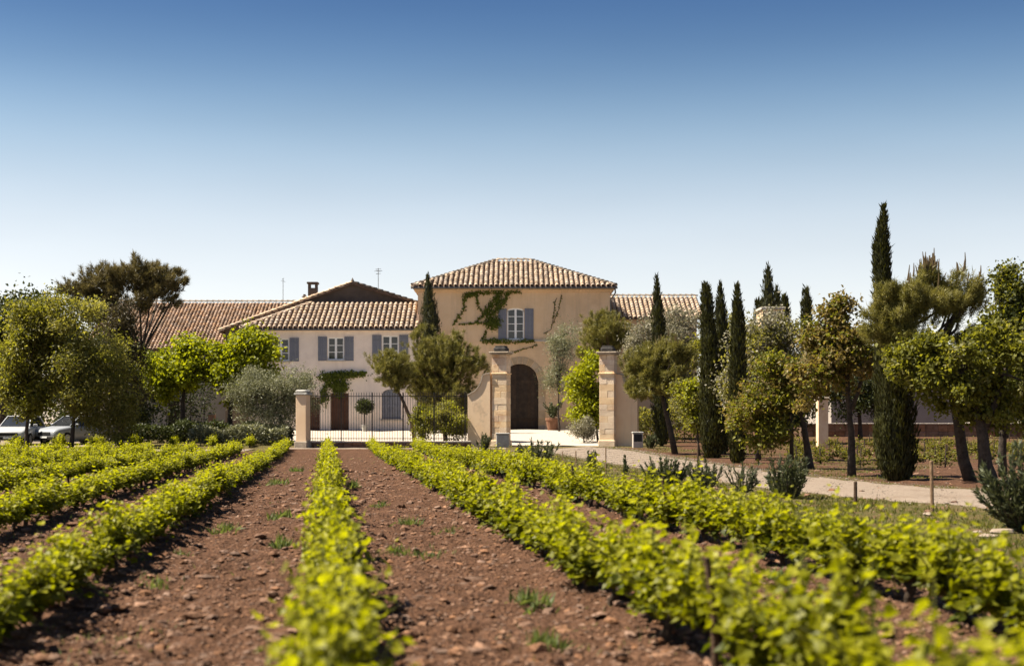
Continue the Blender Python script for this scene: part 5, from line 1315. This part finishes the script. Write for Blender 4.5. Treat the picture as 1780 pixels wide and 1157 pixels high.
# path outline test, edge lines as functions of x
lx, ly = np.array([p.x for p in pl]), np.array([p.y for p in pl]); ux, uy = np.array([p.x for p in pu]), np.array([p.y for p in pu])
o1 = np.argsort(lx); o2 = np.argsort(ux)
lower = np.interp(x, lx[o1], ly[o1]); upper = np.interp(x, ux[o2], uy[o2])
onpath = (x > lx.min() - .3) & (y > lower - .1) & (y < upper + .1) 
ok = (gmask > .6) & ~onpath & (vnoise(x * .9, y * .9) * .7 + vnoise(x * 3.3, y * 3.3) * .3 > rng.uniform(.28, .62, n)) & (y < 72.3) & ~((lateral(x, y) < -1.3) & (y > 66))
x, y = x[ok], y[ok]; n = len(x)
C = np.stack([x, y, ground_h(x, y) - .01], 1); A = rng.normal(0, .45, (n, 3)) + np.array([0, 0, 1]); hgt = rng.uniform(.03, .10, n)
V_, T_, k = leaves(C, A, rng.normal(0, 1, (n, 3)), hgt, .012 + y * .0005, BLADE)
tag(link('grass', np_mesh('grass', V_, T_, np.repeat(rng.random(n), k), (M['l_grass'],))), 'short dry green grass on the verge between vines and path', 'grass', None, 'stuff')

n = 14000
t = rng.random(n); w_ = rng.random(n) * 1.10 - .05
A_ = np.array([tuple(p) for p in resample(pl, 60)]); B_ = np.array([tuple(p) for p in resample(pu, 60)])
ti = t * 58.99; i0 = ti.astype(int); fr_ = (ti - i0)[:, None]
pa = A_[i0] * (1 - fr_) + A_[i0 + 1] * fr_; pb = B_[i0] * (1 - fr_) + B_[i0 + 1] * fr_; P_ = pa * (1 - w_[:, None]) + pb * w_[:, None]
sz_ = np.exp(rng.normal(math.log(.009), .45, n)) * (.6 + P_[:, 1] / 60)
V_ = octa[None] * rng.uniform(.6, 1.3, (n, 6, 1)) * sz_[:, None, None] * np.array([1, 1, .6]) + np.stack([P_[:, 0], P_[:, 1], gz(P_[:, 1]) + .03], 1)[:, None, :]
tag(link('path_gravel', np_mesh('path_gravel', V_.reshape(-1, 3), (octf[None] + (np.arange(n) * 6)[:, None, None]).reshape(-1, 3), np.repeat(rng.random(n), 8), (M['gravel_grain'],))), 'loose pale gravel grains lying on the path', 'gravel', None, 'stuff')
n = 60000
y = np.exp(rng.uniform(math.log(4.5), math.log(66), n)); x = rng.uniform(-.40, .40, n) * y
ok = (verge_mask(x, y) < .3) & (vnoise(x * .8 + 7, y * .45) * .75 + vnoise(x * 4, y * 4) * .25 > rng.uniform(.66, .86, n)); x, y = x[ok], y[ok]; n = len(x)
V_, T_, k = leaves(np.stack([x, y, ground_h(x, y) - .008], 1), rng.normal(0, .6, (n, 3)) + np.array([0, 0, .9]), rng.normal(0, 1, (n, 3)), rng.uniform(.02, .07, n), .006 + y * .0004, BLADE)
tag(link('sparse_weeds', np_mesh('sparse_weeds', V_, T_, np.repeat(rng.random(n), k), (M['l_weed'],))), 'thin scattered weed blades over the tilled soil', 'weeds', None, 'stuff')

def weed(px, py, w, h, lb, n=90):
    b = G(px, py); d = b.y; r = w / 2 * d / F; hh = h * d / F
    b.z = float(ground_h(b.x, b.y))
    C = np.array(b) + np.stack([rng.normal(0, r * .55, n), rng.normal(0, r * .9, n), np.zeros(n)], 1); C[:, 2] = ground_h(C[:, 0], C[:, 1]) - .01
    A = rng.normal(0, .5, (n, 3)) + np.array([0, 0, .9])
    V_, T_, k = leaves(C, A, rng.normal(0, 1, (n, 3)), hh * rng.uniform(.5, 1.2, n), hh * .13 * rng.uniform(.7, 1.4, n) + .004, KITE)
    o = root('weed_tuft', b, lb, 'weed', 'weeds between the vine rows')
    link('foliage', np_mesh('foliage', V_, T_, np.repeat(rng.random(n), k), (M['l_weed'],)), o)
wa = 'low green weed tuft between the third and fourth rows from the verge'; wb = 'low green weed tuft between the second and third rows from the verge'; wc = 'sparse weed tuft on the soil between the verge row and the second row'
for px, py, w, h, lb in ((390, 924, 40, 18, wa), (488, 900, 34, 20, wa), (270, 1018, 66, 16, wa), (315, 965, 28, 12, wa), (490, 950, 30, 28, wa), (515, 820, 16, 12, wa), (480, 843, 34, 14, wa),
                     (712, 913, 46, 18, wb), (735, 965, 90, 18, wb), (690, 962, 30, 16, wb), (775, 925, 36, 14, wb), (615, 850, 14, 14, wb), (925, 1055, 60, 36, wb), (660, 880, 26, 12, wb), (950, 1125, 50, 34, wb),
                     (980, 905, 30, 14, wc), (1350, 1010, 40, 26, wc)):
    weed(px, py, w, h, lb)
